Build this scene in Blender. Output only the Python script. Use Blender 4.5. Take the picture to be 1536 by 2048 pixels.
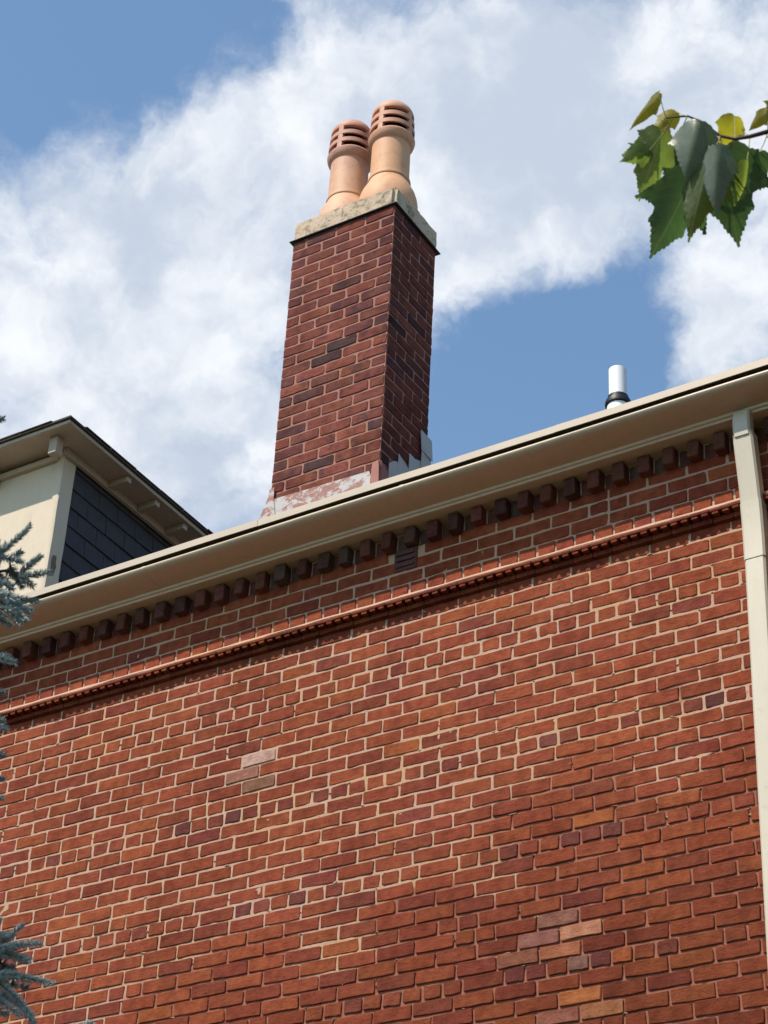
import bpy, math, random
import numpy as np
from mathutils import Vector, Matrix
from mathutils.geometry import delaunay_2d_cdt

random.seed(7)
rng = np.random.default_rng(11)
for o in list(bpy.data.objects):
    bpy.data.objects.remove(o)
SC = bpy.context.scene
COL = SC.collection
GROUND_Z = -1.6          # the camera's eye is the origin, 1.6 m above the ground

# ------------------------------------------------------------------ camera
FPX = 4365.1
YAW, PITCH, ROLL = math.radians(-33.47), math.radians(34.229), math.radians(3.191)
_cy, _sy, _cp, _sp = math.cos(YAW), math.sin(YAW), math.cos(PITCH), math.sin(PITCH)
_f = Vector((_sy*_cp, _cy*_cp, _sp))
_r0 = Vector((_cy, -_sy, 0)); _u0 = _r0.cross(_f)
_r = _r0*math.cos(ROLL) + _u0*math.sin(ROLL)
_u = -_r0*math.sin(ROLL) + _u0*math.cos(ROLL)
cam = bpy.data.cameras.new('camera')
camo = bpy.data.objects.new('camera', cam)
COL.objects.link(camo)
camo.matrix_world = Matrix(((_r.x, _u.x, -_f.x, 0), (_r.y, _u.y, -_f.y, 0), (_r.z, _u.z, -_f.z, 0), (0, 0, 0, 1)))
cam.sensor_fit = 'VERTICAL'
cam.sensor_height = 24
cam.lens = FPX/2048*24
cam.clip_start = 0.1
cam.clip_end = 3000
cam.dof.use_dof = True
cam.dof.focus_distance = 12.5
cam.dof.aperture_fstop = 7.0
SC.camera = camo


def ray(x, y):
    return (_r*((x-768)/FPX) - _u*((y-1024)/FPX) + _f)


def at(x, y, depth):
    """world point seen at photo pixel (x, y), `depth` metres along the view axis"""
    return ray(x, y)*depth


# ------------------------------------------------------------------ light
SUN_AZ = math.radians(20)           # left of the wall's normal, behind the camera
SUN_EL = math.atan(1.50*math.cos(SUN_AZ))
sun_dir = Vector((-math.sin(SUN_AZ)*math.cos(SUN_EL), -math.cos(SUN_AZ)*math.cos(SUN_EL), math.sin(SUN_EL)))
sl = bpy.data.lights.new('sun', 'SUN')
sl.energy = 5.0
sl.angle = math.radians(0.5)
sl.color = (1.0, 0.91, 0.81)
slo = bpy.data.objects.new('sun', sl)
slo.rotation_euler = sun_dir.to_track_quat('Z', 'Y').to_euler()
COL.objects.link(slo)

W = bpy.data.worlds.new('World')
SC.world = W
W.use_nodes = True
N = W.node_tree.nodes
L = W.node_tree.links
N.clear()
wout = N.new('ShaderNodeOutputWorld')
bg = N.new('ShaderNodeBackground')
bg.inputs['Strength'].default_value = 0.135
sky = N.new('ShaderNodeTexSky')
sky.sky_type = 'NISHITA'
sky.sun_disc = False
sky.sun_elevation = SUN_EL
sky.sun_rotation = math.radians(200)
sky.air_density = 1.0
sky.dust_density = 0.25
sky.ozone_density = 1.0
tc = N.new('ShaderNodeTexCoord')
L.new(bg.outputs[0], wout.inputs[0])


def wmath(op, a, b=None, c=None, clamp=False):
    n = N.new('ShaderNodeMath'); n.operation = op; n.use_clamp = clamp
    for i, v in enumerate((a, b, c)):
        if v is None: continue
        if isinstance(v, (int, float)): n.inputs[i].default_value = v
        else: L.new(v, n.inputs[i])
    return n.outputs[0]


def wnoise(vec, scale, detail, rough, lac=2.0, dist=0.0, color=False):
    n = N.new('ShaderNodeTexNoise')
    n.inputs['Scale'].default_value = scale; n.inputs['Detail'].default_value = detail
    n.inputs['Roughness'].default_value = rough; n.inputs['Lacunarity'].default_value = lac
    n.inputs['Distortion'].default_value = dist
    L.new(vec, n.inputs['Vector'])
    return n.outputs['Color' if color else 'Fac']


nrm = N.new('ShaderNodeVectorMath'); nrm.operation = 'NORMALIZE'
L.new(tc.outputs['Generated'], nrm.inputs[0])
DIR = nrm.outputs[0]
# warped direction for the bank edges
wc = wnoise(DIR, 16, 5, 0.6, color=True)
wsub = N.new('ShaderNodeVectorMath'); wsub.operation = 'SUBTRACT'; L.new(wc, wsub.inputs[0]); wsub.inputs[1].default_value = (0.5, 0.5, 0.5)
wsc = N.new('ShaderNodeVectorMath'); wsc.operation = 'SCALE'; L.new(wsub.outputs[0], wsc.inputs[0]); wsc.inputs['Scale'].default_value = 0.05
wad = N.new('ShaderNodeVectorMath'); wad.operation = 'ADD'; L.new(DIR, wad.inputs[0]); L.new(wsc.outputs[0], wad.inputs[1])
WD = wad.outputs[0]

# banks of cloud (+) and open blue (-): photo pixel, radius in pixels, weight
BANKS = [
    (768, 700, 2300, .70),
    (150, 560, 420, .55), (60, 900, 380, .5), (370, 760, 340, .5), (470, 380, 300, .5), (700, 180, 260, .55),
    (860, 330, 330, .55), (1010, 380, 300, .5), (1080, 180, 300, .4), (930, 560, 130, .3), (1170, 430, 150, .35),
    (1450, 640, 150, .6), (1480, 560, 130, .35), (1400, 500, 90, .25), (1350, 250, 360, .42), (430, 1000, 200, .3), (1480, 90, 330, .36),
    (80, 50, 310, -.72), (330, 20, 240, -.5), (-40, 200, 170, -.4), (540, 110, 90, -.4),
    (1090, 690, 230, -.75), (1230, 640, 150, -.55), (960, 800, 190, -.5), (1260, 520, 80, -.3), (1180, 830, 200, -.4),
    (370, 900, 70, -.3), (1340, 470, 60, -.15),
]
acc = None
for bx, by, br, bw in BANKS:
    c = ray(bx, by).normalized()
    d = N.new('ShaderNodeVectorMath'); d.operation = 'DISTANCE'
    L.new(WD, d.inputs[0]); d.inputs[1].default_value = c
    mr = N.new('ShaderNodeMapRange'); mr.interpolation_type = 'SMOOTHSTEP'
    L.new(d.outputs['Value'], mr.inputs['Value'])
    R_ = br/FPX*0.92
    mr.inputs['From Min'].default_value = R_*0.25; mr.inputs['From Max'].default_value = R_*1.25
    mr.inputs['To Min'].default_value = bw; mr.inputs['To Max'].default_value = 0
    acc = mr.outputs[0] if acc is None else wmath('ADD', acc, mr.outputs[0])
big = wnoise(DIR, 3.1, 3, 0.5)
n1 = wnoise(WD, 21, 10, 0.62, dist=0.2)
n2 = wnoise(WD, 75, 7, 0.65)
dens = wmath('ADD', acc, wmath('MULTIPLY', wmath('SUBTRACT', n1, 0.5), 1.7))
dens = wmath('ADD', dens, wmath('MULTIPLY', wmath('SUBTRACT', n2, 0.5), 0.5))
dens = wmath('ADD', dens, wmath('MULTIPLY', wmath('SUBTRACT', big, 0.5), 0.8))
dens = wmath('SUBTRACT', dens, 0.79)
cov = N.new('ShaderNodeMapRange'); cov.interpolation_type = 'SMOOTHSTEP'
L.new(dens, cov.inputs['Value'])
cov.inputs['From Min'].default_value = -0.40; cov.inputs['From Max'].default_value = 0.66
# shading inside the cloud
n3 = wnoise(WD, 11, 6, 0.5)
n4 = wnoise(WD, 26, 6, 0.55)
sh = wmath('ADD', wmath('MULTIPLY', n3, 0.62), wmath('MULTIPLY', n4, 0.38))
shm = N.new('ShaderNodeMapRange'); shm.interpolation_type = 'SMOOTHSTEP'
L.new(sh, shm.inputs['Value'])
shm.inputs['From Min'].default_value = 0.38; shm.inputs['From Max'].default_value = 0.60
cm = N.new('ShaderNodeMix'); cm.data_type = 'RGBA'
L.new(shm.outputs[0], cm.inputs['Factor'])
cm.inputs['A'].default_value = (3.75, 4.25, 5.05, 1)
cm.inputs['B'].default_value = (6.2, 6.4, 6.7, 1)
tint = N.new('ShaderNodeMix'); tint.data_type = 'RGBA'; tint.blend_type = 'MULTIPLY'
tint.inputs['Factor'].default_value = 1
L.new(sky.outputs[0], tint.inputs['A']); tint.inputs['B'].default_value = (1.22, 1.33, 1.30, 1)
mx = N.new('ShaderNodeMix'); mx.data_type = 'RGBA'
L.new(cov.outputs[0], mx.inputs['Factor'])
L.new(tint.outputs['Result'], mx.inputs['A']); L.new(cm.outputs['Result'], mx.inputs['B'])
L.new(mx.outputs['Result'], bg.inputs['Color'])

SC.view_settings.view_transform = 'Standard'
SC.view_settings.look = 'None'
SC.view_settings.exposure = 0.2
SC.view_settings.gamma = 1
SC.view_settings.use_curve_mapping = False
SC.render.engine = 'CYCLES'

# ------------------------------------------------------------------ helpers
def link(o, parent=None):
    COL.objects.link(o)
    if parent is not None: o.parent = parent
    return o


def mesh_obj(name, verts, faces, mat=None, parent=None, smooth=False, loc=None):
    me = bpy.data.meshes.new(name)
    me.from_pydata([tuple(v) for v in verts], [], [tuple(f) for f in faces])
    me.update()
    if mat: me.materials.append(mat)
    if smooth:
        me.polygons.foreach_set('use_smooth', [True]*len(me.polygons))
    o = bpy.data.objects.new(name, me)
    if loc is not None: o.location = loc
    return link(o, parent)


def empty(name, loc=(0, 0, 0), parent=None):
    o = bpy.data.objects.new(name, None)
    o.location = loc
    o.empty_display_size = 0.2
    return link(o, parent)


def tag(o, label=None, cat=None, group=None, kind=None):
    if label: o['label'] = label
    if cat: o['category'] = cat
    if group: o['group'] = group
    if kind: o['kind'] = kind
    return o


class MB:
    def __init__(s): s.v = []; s.f = []
    def add(s, v, f):
        n = len(s.v); s.v += [Vector(p) for p in v]; s.f += [tuple(i+n for i in q) for q in f]
    def box(s, a, b, c=0.0):
        x0, y0, z0 = a; x1, y1, z1 = b
        if c <= 0:
            s.add([(x0, y0, z0), (x1, y0, z0), (x1, y1, z0), (x0, y1, z0), (x0, y0, z1), (x1, y0, z1), (x1, y1, z1), (x0, y1, z1)],
                  [(0, 3, 2, 1), (4, 5, 6, 7), (0, 1, 5, 4), (1, 2, 6, 5), (2, 3, 7, 6), (3, 0, 4, 7)])
        else:
            ring = lambda z, i: [(x0+i+c, y0+i, z), (x1-i-c, y0+i, z), (x1-i, y0+i+c, z), (x1-i, y1-i-c, z), (x1-i-c, y1-i, z), (x0+i+c, y1-i, z), (x0+i, y1-i-c, z), (x0+i, y0+i+c, z)]
            v = ring(z0, c*.7)+ring(z0+c, 0)+ring(z1-c, 0)+ring(z1, c*.7)
            f = [tuple(range(7, -1, -1)), tuple(range(24, 32))]
            for r in range(3):
                for i in range(8):
                    j = (i+1) % 8
                    f.append((r*8+i, r*8+j, r*8+8+j, r*8+8+i))
            s.add(v, f)
    def tube(s, pts, radii, n=8, caps=True):
        pts = [Vector(p) for p in pts]
        rings = []
        for i, p in enumerate(pts):
            d = (pts[min(i+1, len(pts)-1)]-pts[max(i-1, 0)]).normalized()
            a = d.cross(Vector((0.13, 0.97, 0.21))).normalized(); b = d.cross(a)
            rings.append([p+(a*math.cos(t)+b*math.sin(t))*radii[i] for t in [2*math.pi*k/n for k in range(n)]])
        v = [q for r in rings for q in r]; f = []
        for i in range(len(pts)-1):
            for k in range(n):
                j = (k+1) % n
                f.append((i*n+k, i*n+j, (i+1)*n+j, (i+1)*n+k))
        if caps:
            f.append(tuple(range(n-1, -1, -1))); f.append(tuple((len(pts)-1)*n+k for k in range(n)))
        s.add(v, f)
    def lathe(s, prof, n=40, center=(0, 0, 0), closed=False):
        cx, cy, cz = center; v = []; f = []
        for r, z in prof:
            for k in range(n):
                t = 2*math.pi*k/n
                v.append((cx+r*math.cos(t), cy+r*math.sin(t), cz+z))
        m = len(prof)
        for i in range(m if closed else m-1):
            i2 = (i+1) % m
            for k in range(n):
                j = (k+1) % n
                f.append((i*n+k, i*n+j, i2*n+j, i2*n+k))
        s.add(v, f)
    def sweep_x(s, prof, x0, x1, nx=1, caps=True):
        """prof: list of (y, z), swept from x0 to x1"""
        v = []; f = []; m = len(prof)
        for i in range(nx+1):
            x = x0+(x1-x0)*i/nx
            v += [(x, y, z) for y, z in prof]
        for i in range(nx):
            for k in range(m):
                j = (k+1) % m
                f.append((i*m+k, i*m+j, (i+1)*m+j, (i+1)*m+k))
        if caps:
            f.append(tuple(range(m))); f.append(tuple(nx*m+k for k in range(m-1, -1, -1)))
        s.add(v, f)
    def obj(s, name, mat=None, parent=None, smooth=False, loc=None):
        o = mesh_obj(name, s.v, s.f, mat, parent, False, loc)
        import bmesh
        bm = bmesh.new(); bm.from_mesh(o.data); bmesh.ops.recalc_face_normals(bm, faces=bm.faces); bm.to_mesh(o.data); bm.free()
        if smooth:
            o.data.polygons.foreach_set('use_smooth', [True]*len(o.data.polygons))
            try: o.data.set_sharp_from_angle(angle=math.radians(35))
            except Exception: pass
        return o


# value noise for geometry
_tab = rng.random((64, 64, 16))
def vnoise(x, y, z=0.0):
    x = np.asarray(x, float); y = np.asarray(y, float); z = np.asarray(z, float)+0*x
    xi = np.floor(x).astype(int); yi = np.floor(y).astype(int); zi = np.floor(z).astype(int)
    fx = x-xi; fy = y-yi; fz = z-zi
    fx = fx*fx*(3-2*fx); fy = fy*fy*(3-2*fy); fz = fz*fz*(3-2*fz)
    g = lambda a, b, c: _tab[(xi+a) % 64, (yi+b) % 64, (zi+c) % 16]
    l = lambda a, b, t: a+(b-a)*t
    return l(l(l(g(0, 0, 0), g(1, 0, 0), fx), l(g(0, 1, 0), g(1, 1, 0), fx), fy),
             l(l(g(0, 0, 1), g(1, 0, 1), fx), l(g(0, 1, 1), g(1, 1, 1), fx), fy), fz)


def wear(x, z):
    """how far the pointing has weathered back: lower right of the wall most"""
    line = 4.02+(np.asarray(x)+6.5)*0.22
    t = (line-np.asarray(z))/0.45 + (vnoise(np.asarray(x)*2.2, np.asarray(z)*5.0)-.5)*2.2
    t = np.clip(t*.5+.5, 0, 1)
    return t*t*(3-2*t)


# ------------------------------------------------------------------ materials
def new_mat(name):
    m = bpy.data.materials.new(name); m.use_nodes = True
    nt = m.node_tree
    return m, nt.nodes, nt.links, nt.nodes['Principled BSDF']


class NT:
    """small node builder on world position"""
    def __init__(s, name, rough=0.85, spec=0.3):
        s.m, s.n, s.l, s.b = new_mat(name)
        s.b.inputs['Roughness'].default_value = rough
        s.b.inputs['Specular IOR Level'].default_value = spec
        g = s.n.new('ShaderNodeNewGeometry'); s.pos = g.outputs['Position']; s.geo = g
    def noise(s, scale, detail=4, rough=0.55, vec=None, stretch=None, dist=0.0):
        v = vec or s.pos
        if stretch:
            mp = s.n.new('ShaderNodeMapping'); mp.inputs['Scale'].default_value = stretch
            s.l.new(v, mp.inputs['Vector']); v = mp.outputs[0]
        t = s.n.new('ShaderNodeTexNoise'); t.inputs['Scale'].default_value = scale
        t.inputs['Detail'].default_value = detail; t.inputs['Roughness'].default_value = rough
        t.inputs['Distortion'].default_value = dist
        s.l.new(v, t.inputs['Vector'])
        return t.outputs['Fac']
    def ramp(s, fac, a, b, lo=0.0, hi=1.0):
        r = s.n.new('ShaderNodeMapRange'); r.interpolation_type = 'SMOOTHSTEP'
        s.l.new(fac, r.inputs['Value'])
        r.inputs['From Min'].default_value = a; r.inputs['From Max'].default_value = b
        r.inputs['To Min'].default_value = lo; r.inputs['To Max'].default_value = hi
        return r.outputs[0]
    def mix(s, fac, a, b, mode='MIX'):
        x = s.n.new('ShaderNodeMix'); x.data_type = 'RGBA'; x.blend_type = mode
        for k, v in (('Factor', fac), ('A', a), ('B', b)):
            if isinstance(v, (int, float)): x.inputs[k].default_value = v
            elif isinstance(v, tuple): x.inputs[k].default_value = (*v[:3], 1)
            else: s.l.new(v, x.inputs[k])
        return x.outputs['Result']
    def math(s, op, a, b=0.0):
        n = s.n.new('ShaderNodeMath'); n.operation = op
        for i, v in enumerate((a, b)):
            if isinstance(v, (int, float)): n.inputs[i].default_value = v
            else: s.l.new(v, n.inputs[i])
        return n.outputs[0]
    def color(s, c):
        if isinstance(c, tuple): s.b.inputs['Base Color'].default_value = (*c[:3], 1)
        else: s.l.new(c, s.b.inputs['Base Color'])
    def bump(s, h, strength=0.4, dist=0.002):
        b = s.n.new('ShaderNodeBump'); b.inputs['Strength'].default_value = strength; b.inputs['Distance'].default_value = dist
        s.l.new(h, b.inputs['Height']); s.l.new(b.outputs[0], s.b.inputs['Normal'])


def brick_mat(name, src='object', soot=0.0, grime=0.5):
    t = NT(name, 0.92, 0.10)
    if src == 'object':
        oi = t.n.new('ShaderNodeObjectInfo'); c = oi.outputs['Color']
    else:
        a = t.n.new('ShaderNodeAttribute'); a.attribute_name = 'tint'; c = a.outputs['Color']
    n1 = t.noise(17, 6, .62); n2 = t.noise(90, 4, .6); n3 = t.noise(4.2, 3, .5)
    c = t.mix(t.ramp(n1, .30, .72), c, t.mix(1.0, c, (.66, .58, .58), 'MULTIPLY'))           # uneven firing
    c = t.mix(t.ramp(n2, .60, .78, 0, .4), c, t.mix(1.0, c, (1.4, 1.25, 1.15), 'MULTIPLY'))   # sandy grains
    c = t.mix(t.ramp(t.noise(130, 3, .7), .63, .74, 0, .75), c, (.035, .018, .015))            # pits
    c = t.mix(t.ramp(n3, .52, .75, 0, grime), c, t.mix(1.0, c, (.62, .56, .60), 'MULTIPLY'))   # broad weather stains
    c = t.mix(t.ramp(t.noise(1.1, 5, .6), .42, .66, 0, .55), c, t.mix(1.0, c, (.72, .66, .68), 'MULTIPLY'))
    # drag marks and chips
    dm = t.noise(30, 5, .7, stretch=(.45, 1, 1.9))
    c = t.mix(t.ramp(dm, .60, .70, 0, .7), c, t.mix(1.0, c, (.42, .38, .40), 'MULTIPLY'))
    # mortar bloom
    c = t.mix(t.ramp(t.noise(9, 6, .7), .70, .82, 0, .25), c, (.42, .27, .21))
    if soot:
        c = t.mix(t.ramp(t.noise(11, 5, .65, stretch=(1, 1, .8)), .50, .66, 0, soot), c, (.042, .028, .032))
    t.color(c)
    h = t.math('ADD', t.noise(70, 6, .7), t.math('MULTIPLY', dm, .9))
    t.bump(h, .95, .005)
    return t.m


def mortar_mat(name, fresh, worn, attr=True):
    t = NT(name, 0.95, 0.1)
    c1 = t.mix(t.noise(6, 4, .6), fresh, tuple(x*.78 for x in fresh))
    c1 = t.mix(t.ramp(t.noise(2.3, 3, .5), .45, .62, 0, .75), c1, tuple(x*y for x, y in zip(fresh, (.92, .88, .70))))
    if attr:
        a = t.n.new('ShaderNodeAttribute'); a.attribute_name = 'wear'
        w = t.math('ADD', a.outputs['Fac'], t.math('MULTIPLY', t.math('SUBTRACT', t.noise(7, 4, .6), .5), .9))
        c = t.mix(t.ramp(w, .25, .75), c1, worn)
    else: c = c1
    c = t.mix(t.ramp(t.noise(60, 4, .7), .55, .75, 0, .5), c, tuple(x*.45 for x in worn))
    t.color(c); t.bump(t.noise(80, 5, .7), .8, .004)
    return t.m


M = {}
M['brick'] = brick_mat('red_brick')
M['brick_field'] = brick_mat('red_brick_field', 'attr')
M['chimney_brick'] = brick_mat('sooty_brick', soot=.6, grime=.7)
M['mortar'] = mortar_mat('lime_mortar', (.52, .335, .235), (.29, .118, .076))
M['mortar_grey'] = mortar_mat('grey_mortar', (.52, .38, .29), (.3, .2, .16), False)
M['chimney_mortar'] = mortar_mat('pink_mortar', (.36, .185, .145), (.25, .12, .09), False)


M['wash'] = mortar_mat('pink_mortar_wash', (.50, .315, .235), (.3, .16, .12), False)


def plain(name, col, rough=.6, spec=.4, var=.12, vs=9, grit=.0, bump=0.1, streak=None, dirt=None, dirt_amt=.4):
    t = NT(name, rough, spec)
    c = t.mix(t.noise(vs, 4, .6), tuple(x*(1-var) for x in col), tuple(min(1, x*(1+var)) for x in col))
    if streak: c = t.mix(t.ramp(t.noise(16, 4, .6, stretch=(1, 1, .08)), .45, .75, 0, .55), c, streak)
    if dirt: c = t.mix(t.ramp(t.noise(23, 6, .7), .56, .74, 0, dirt_amt), c, dirt)
    t.color(c)
    if bump: t.bump(t.noise(50, 4, .6), bump, .003)
    return t.m


M['gutter'] = plain('beige_gutter_metal', (.50, .395, .28), .38, .5, .06, 3, bump=.08, dirt=(.28, .21, .14), dirt_amt=.4, streak=(.44, .34, .24))
M['edge'] = plain('pale_edge_metal', (.56, .46, .345), .45, .5, .08, 4, bump=.05, dirt=(.33, .27, .2), dirt_amt=.3)
M['downpipe'] = plain('cream_downpipe_metal', (.56, .50, .385), .45, .4, .06, 5, bump=.06, dirt=(.38, .32, .24), dirt_amt=.35, streak=(.50, .43, .32))
M['pvc'] = plain('white_pvc', (.82, .82, .82), .35, .5, .03, 6, bump=0)
M['rubber'] = plain('black_rubber', (.012, .012, .013), .5, .4, .2, 20)
M['roof'] = plain('dark_asphalt_shingle', (.07, .058, .05), .9, .2, .35, 30, bump=.5)
M['slate'] = plain('blue_black_slate', (.052, .050, .058), .75, .3, .35, 14, bump=.35)
M['soffit'] = plain('cream_soffit_paint', (.42, .345, .27), .6, .3, .15, 8, bump=.15, dirt=(.24, .18, .13), dirt_amt=.4)
M['ground_conc'] = plain('low_bounce_mulch', (.045, .030, .020), .95, .2, .3, 1.3)

# cream render with peeling
t = NT('peeling_cream_paint', .75, .25)
c = t.mix(t.noise(10, 5, .6, stretch=(1, 1, .25)), (.56, .47, .35), (.64, .55, .42))
c = t.mix(t.ramp(t.noise(34, 5, .7, stretch=(1, 1, .12)), .58, .72, 0, .45), c, (.42, .36, .28))
c = t.mix(t.ramp(t.noise(13, 5, .75), .70, .72, 0, .9), c, (.20, .15, .12))
t.color(c); t.bump(t.math('ADD', t.noise(40, 5, .7, stretch=(1, 1, .2)), t.noise(9, 3, .5)), .6, .006)
M['cream'] = t.m

# clay of the chimney pots
def clay(name, a, b):
    t = NT(name, .62, .35)
    sep = t.n.new('ShaderNodeSeparateXYZ'); t.l.new(t.pos, sep.inputs[0])
    g = t.ramp(t.math('ADD', sep.outputs['Z'], t.math('MULTIPLY', t.noise(7, 3, .5), .12)), 9.62, 9.86)
    c = t.mix(g, a, b)
    c = t.mix(t.ramp(t.noise(14, 5, .6), .45, .75, 0, .35), c, tuple(x*.72 for x in b))
    c = t.mix(t.ramp(t.noise(28, 6, .75), .56, .74, 0, .45), c, (.26, .15, .10))
    c = t.mix(t.ramp(t.noise(9, 5, .7, stretch=(1, 1, .3)), .55, .75, 0, .4), c, tuple(x*.6 for x in b))
    t.color(c); t.bump(t.noise(60, 4, .6), .25, .003)
    return t.m
M['clay'] = clay('buff_clay', (.62, .335, .175), (.56, .29, .19))
M['clay_pink'] = clay('pink_clay', (.60, .34, .205), (.50, .265, .19))
M['pot_dark'] = plain('sooty_flue', (.05, .022, .016), .9, .1)

# lichened concrete
t = NT('lichened_concrete', .95, .15)
c = t.mix(t.noise(7, 5, .6), (.46, .345, .235), (.60, .475, .35))
c = t.mix(t.ramp(t.noise(12, 7, .75, dist=.6), .50, .62, 0, .75), c, (.17, .145, .10))
c = t.mix(t.ramp(t.noise(36, 6, .75), .57, .66, 0, .85), c, (.06, .058, .045))
t.color(c); t.bump(t.noise(24, 6, .75), 1.0, .010)
M['concrete'] = t.m

# painted flashing with red wash
def flash_mat(name, red, a, b):
    t = NT(name, .55, .4)
    c = t.mix(t.noise(12, 4, .6), (.36, .345, .33), (.47, .45, .42))
    c = t.mix(t.ramp(t.noise(10, 8, .78, stretch=(1, 1, 1.6), dist=.4), a, b), c, red)
    c = t.mix(t.ramp(t.noise(30, 5, .7), .64, .70, 0, .8), c, (.24, .10, .05))
    t.color(c); t.bump(t.noise(18, 4, .6), .4, .006)
    return t.m
M['flash'] = flash_mat('red_washed_flashing', (.27, .11, .08), .47, .53)
M['flash_lead'] = flash_mat('grey_painted_flashing', (.32, .15, .11), .60, .65)
M['flash_red'] = plain('red_painted_flashing', (.30, .115, .085), .6, .3, .2, 12, dirt=(.16, .07, .06))
M['dark_metal'] = plain('dark_flashing_metal', (.03, .03, .036), .55, .4)

# ------------------------------------------------------------------ ground
gr = MB(); gr.add([(-900, -900, GROUND_Z), (900, -900, GROUND_Z), (900, 900, GROUND_Z), (-900, 900, GROUND_Z)], [(0, 1, 2, 3)])
t = NT('ground_grass', .95, .1)
c = t.mix(t.noise(.6, 5, .6), (.035, .05, .018), (.07, .06, .032))
c = t.mix(t.ramp(t.noise(9, 6, .7), .5, .7, 0, .6), c, (.05, .065, .02))
t.color(c); t.bump(t.noise(25, 5, .7), .8, .03)
tag(gr.obj('ground', t.m), kind='structure')
pv = MB(); pv.box((-14, 2.5, GROUND_Z-.1), (6, 8.0, GROUND_Z+.02), .01)
tag(pv.obj('low_bounce_bed', M['ground_conc']), kind='structure')  # unseen bed, added dark to cut light bounced up under the gutter

# ------------------------------------------------------------------ the brick building
WY = 8.0                      # wall face
bld = empty('brick_building', (-5, WY, GROUND_Z))
tag(bld, 'red brick building wall with a dentil cornice, tall chimney stack and a slate sided dormer', 'building')
bld_inv = Vector((-5, WY, GROUND_Z))


def loc_of(parent):
    v = Vector((0, 0, 0))
    while parent is not None:
        v += parent.location; parent = parent.parent
    return v


def put(mb, name, mat, parent, smooth=False):
    """mesh in world coordinates -> child of parent"""
    o = loc_of(parent)
    mb.v = [p-o for p in mb.v]
    return mb.obj(name, mat, parent, smooth)


# --- mortar face: fine relief, with a plain body behind
X0, X1, Z0, Z1 = -8.75, -2.35, 2.95, 6.34
nx, nz = 320, 190
xs = np.linspace(X0, X1, nx); zs = np.linspace(Z0, Z1, nz)
gx, gz = np.meshgrid(xs, zs)
wv = wear(gx, gz)
dep = 0.0034+wv*0.0046+(vnoise(gx*38, gz*60)-.5)*0.0036+(vnoise(gx*9, gz*11, 3)-.5)*0.002
vv = np.stack([gx-bld_inv.x, WY+dep-bld_inv.y, gz-bld_inv.z], -1).reshape(-1, 3)
idx = np.arange(nx*nz).reshape(nz, nx)
ff = np.stack([idx[:-1, :-1], idx[:-1, 1:], idx[1:, 1:], idx[1:, :-1]], -1).reshape(-1, 4)
wall = mesh_obj('wall', vv.tolist(), ff.tolist(), M['mortar'], bld, smooth=True)
at_ = wall.data.attributes.new('wear', 'FLOAT', 'POINT'); at_.data.foreach_set('value', wv.reshape(-1).astype(np.float32))
body = MB()
body.box((X0, WY+.03, GROUND_Z), (X1, WY+.35, 6.30))
# the same wall beyond the part one can see
t = NT('far_brickwork', .9, .15)
br = t.n.new('ShaderNodeTexBrick')
mp = t.n.new('ShaderNodeMapping'); mp.inputs['Rotation'].default_value = (math.radians(-90), 0, 0)
t.l.new(t.pos, mp.inputs[0]); t.l.new(mp.outputs[0], br.inputs['Vector'])
br.inputs['Color1'].default_value = (.20, .050, .025, 1); br.inputs['Color2'].default_value = (.155, .040, .023, 1)
br.inputs['Mortar'].default_value = (.36, .22, .145, 1); br.inputs['Scale'].default_value = 1
br.inputs['Brick Width'].default_value = .2125; br.inputs['Row Height'].default_value = .076; br.inputs['Mortar Size'].default_value = .006
t.color(br.outputs[0])
M['far_brick'] = t.m
put(body, 'wall_core', M['mortar_grey'], bld)
far = MB()
far.box((-13, WY, GROUND_Z), (X0-.002, WY+.35, 6.30)); far.box((X1+.002, WY, GROUND_Z), (1.5, WY+.35, 6.30)); far.box((X0, WY, GROUND_Z), (X1, WY+.028, Z0-.002))
put(far, 'outer_brickwork', M['far_brick'], bld)


def brick_mesh(name, w, h, dep=.06, jit=.0030, seed=0, round_=.004):
    r = random.Random(seed)
    # outline of ten points with knocked corners
    hw, hh = w/2, h/2
    c = round_*r.uniform(.6, 1.6)
    pts = [(-hw+c, -hh), (-.12*w, -hh), (.2*w, -hh), (hw-c, -hh), (hw, -hh+c), (hw, hh-c), (hw-c, hh), (.1*w, hh), (-.22*w, hh), (-hw+c, hh), (-hw, hh-c), (-hw, -hh+c)]
    pts = [(x+r.uniform(-jit, jit), z+r.uniform(-jit, jit)) for x, z in pts]
    n = len(pts); e = r.uniform(.0018, .0034)
    v = [(x, dep, z) for x, z in pts]+[(x, e, z) for x, z in pts]
    v += [(x*(1-2*e/w*1.2), r.uniform(0, .0008), z*(1-2*e/h*1.1)) for x, z in pts]
    f = []
    for k in range(n):
        j = (k+1) % n
        f.append((k, j, n+j, n+k)); f.append((n+k, n+j, 2*n+j, 2*n+k))
    f.append(tuple(2*n+k for k in range(n)))
    return v, f


def make_variants(name, w, h, mat, count=8, dep=.06, jit=.0030, seed=0, round_=.004):
    out = []
    for i in range(count):
        v, f = brick_mesh(name, w, h, dep, jit, seed*100+i, round_)
        me = bpy.data.meshes.new(name); me.from_pydata(v, [], f); me.materials.append(mat); me.update(); out.append(me)
    return out


PAL = [((.300, .078, .035), 10), ((.285, .073, .034), 9), ((.265, .067, .033), 8), ((.32, .088, .037), 4), ((.245, .062, .034), 4), ((.35, .100, .040), .4), ((.22, .058, .036), .7)]
HPAL = [((.27, .071, .036), 7), ((.225, .062, .040), 5), ((.185, .058, .044), 1.4), ((.29, .078, .036), 5), ((.15, .052, .044), .3)]


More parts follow.
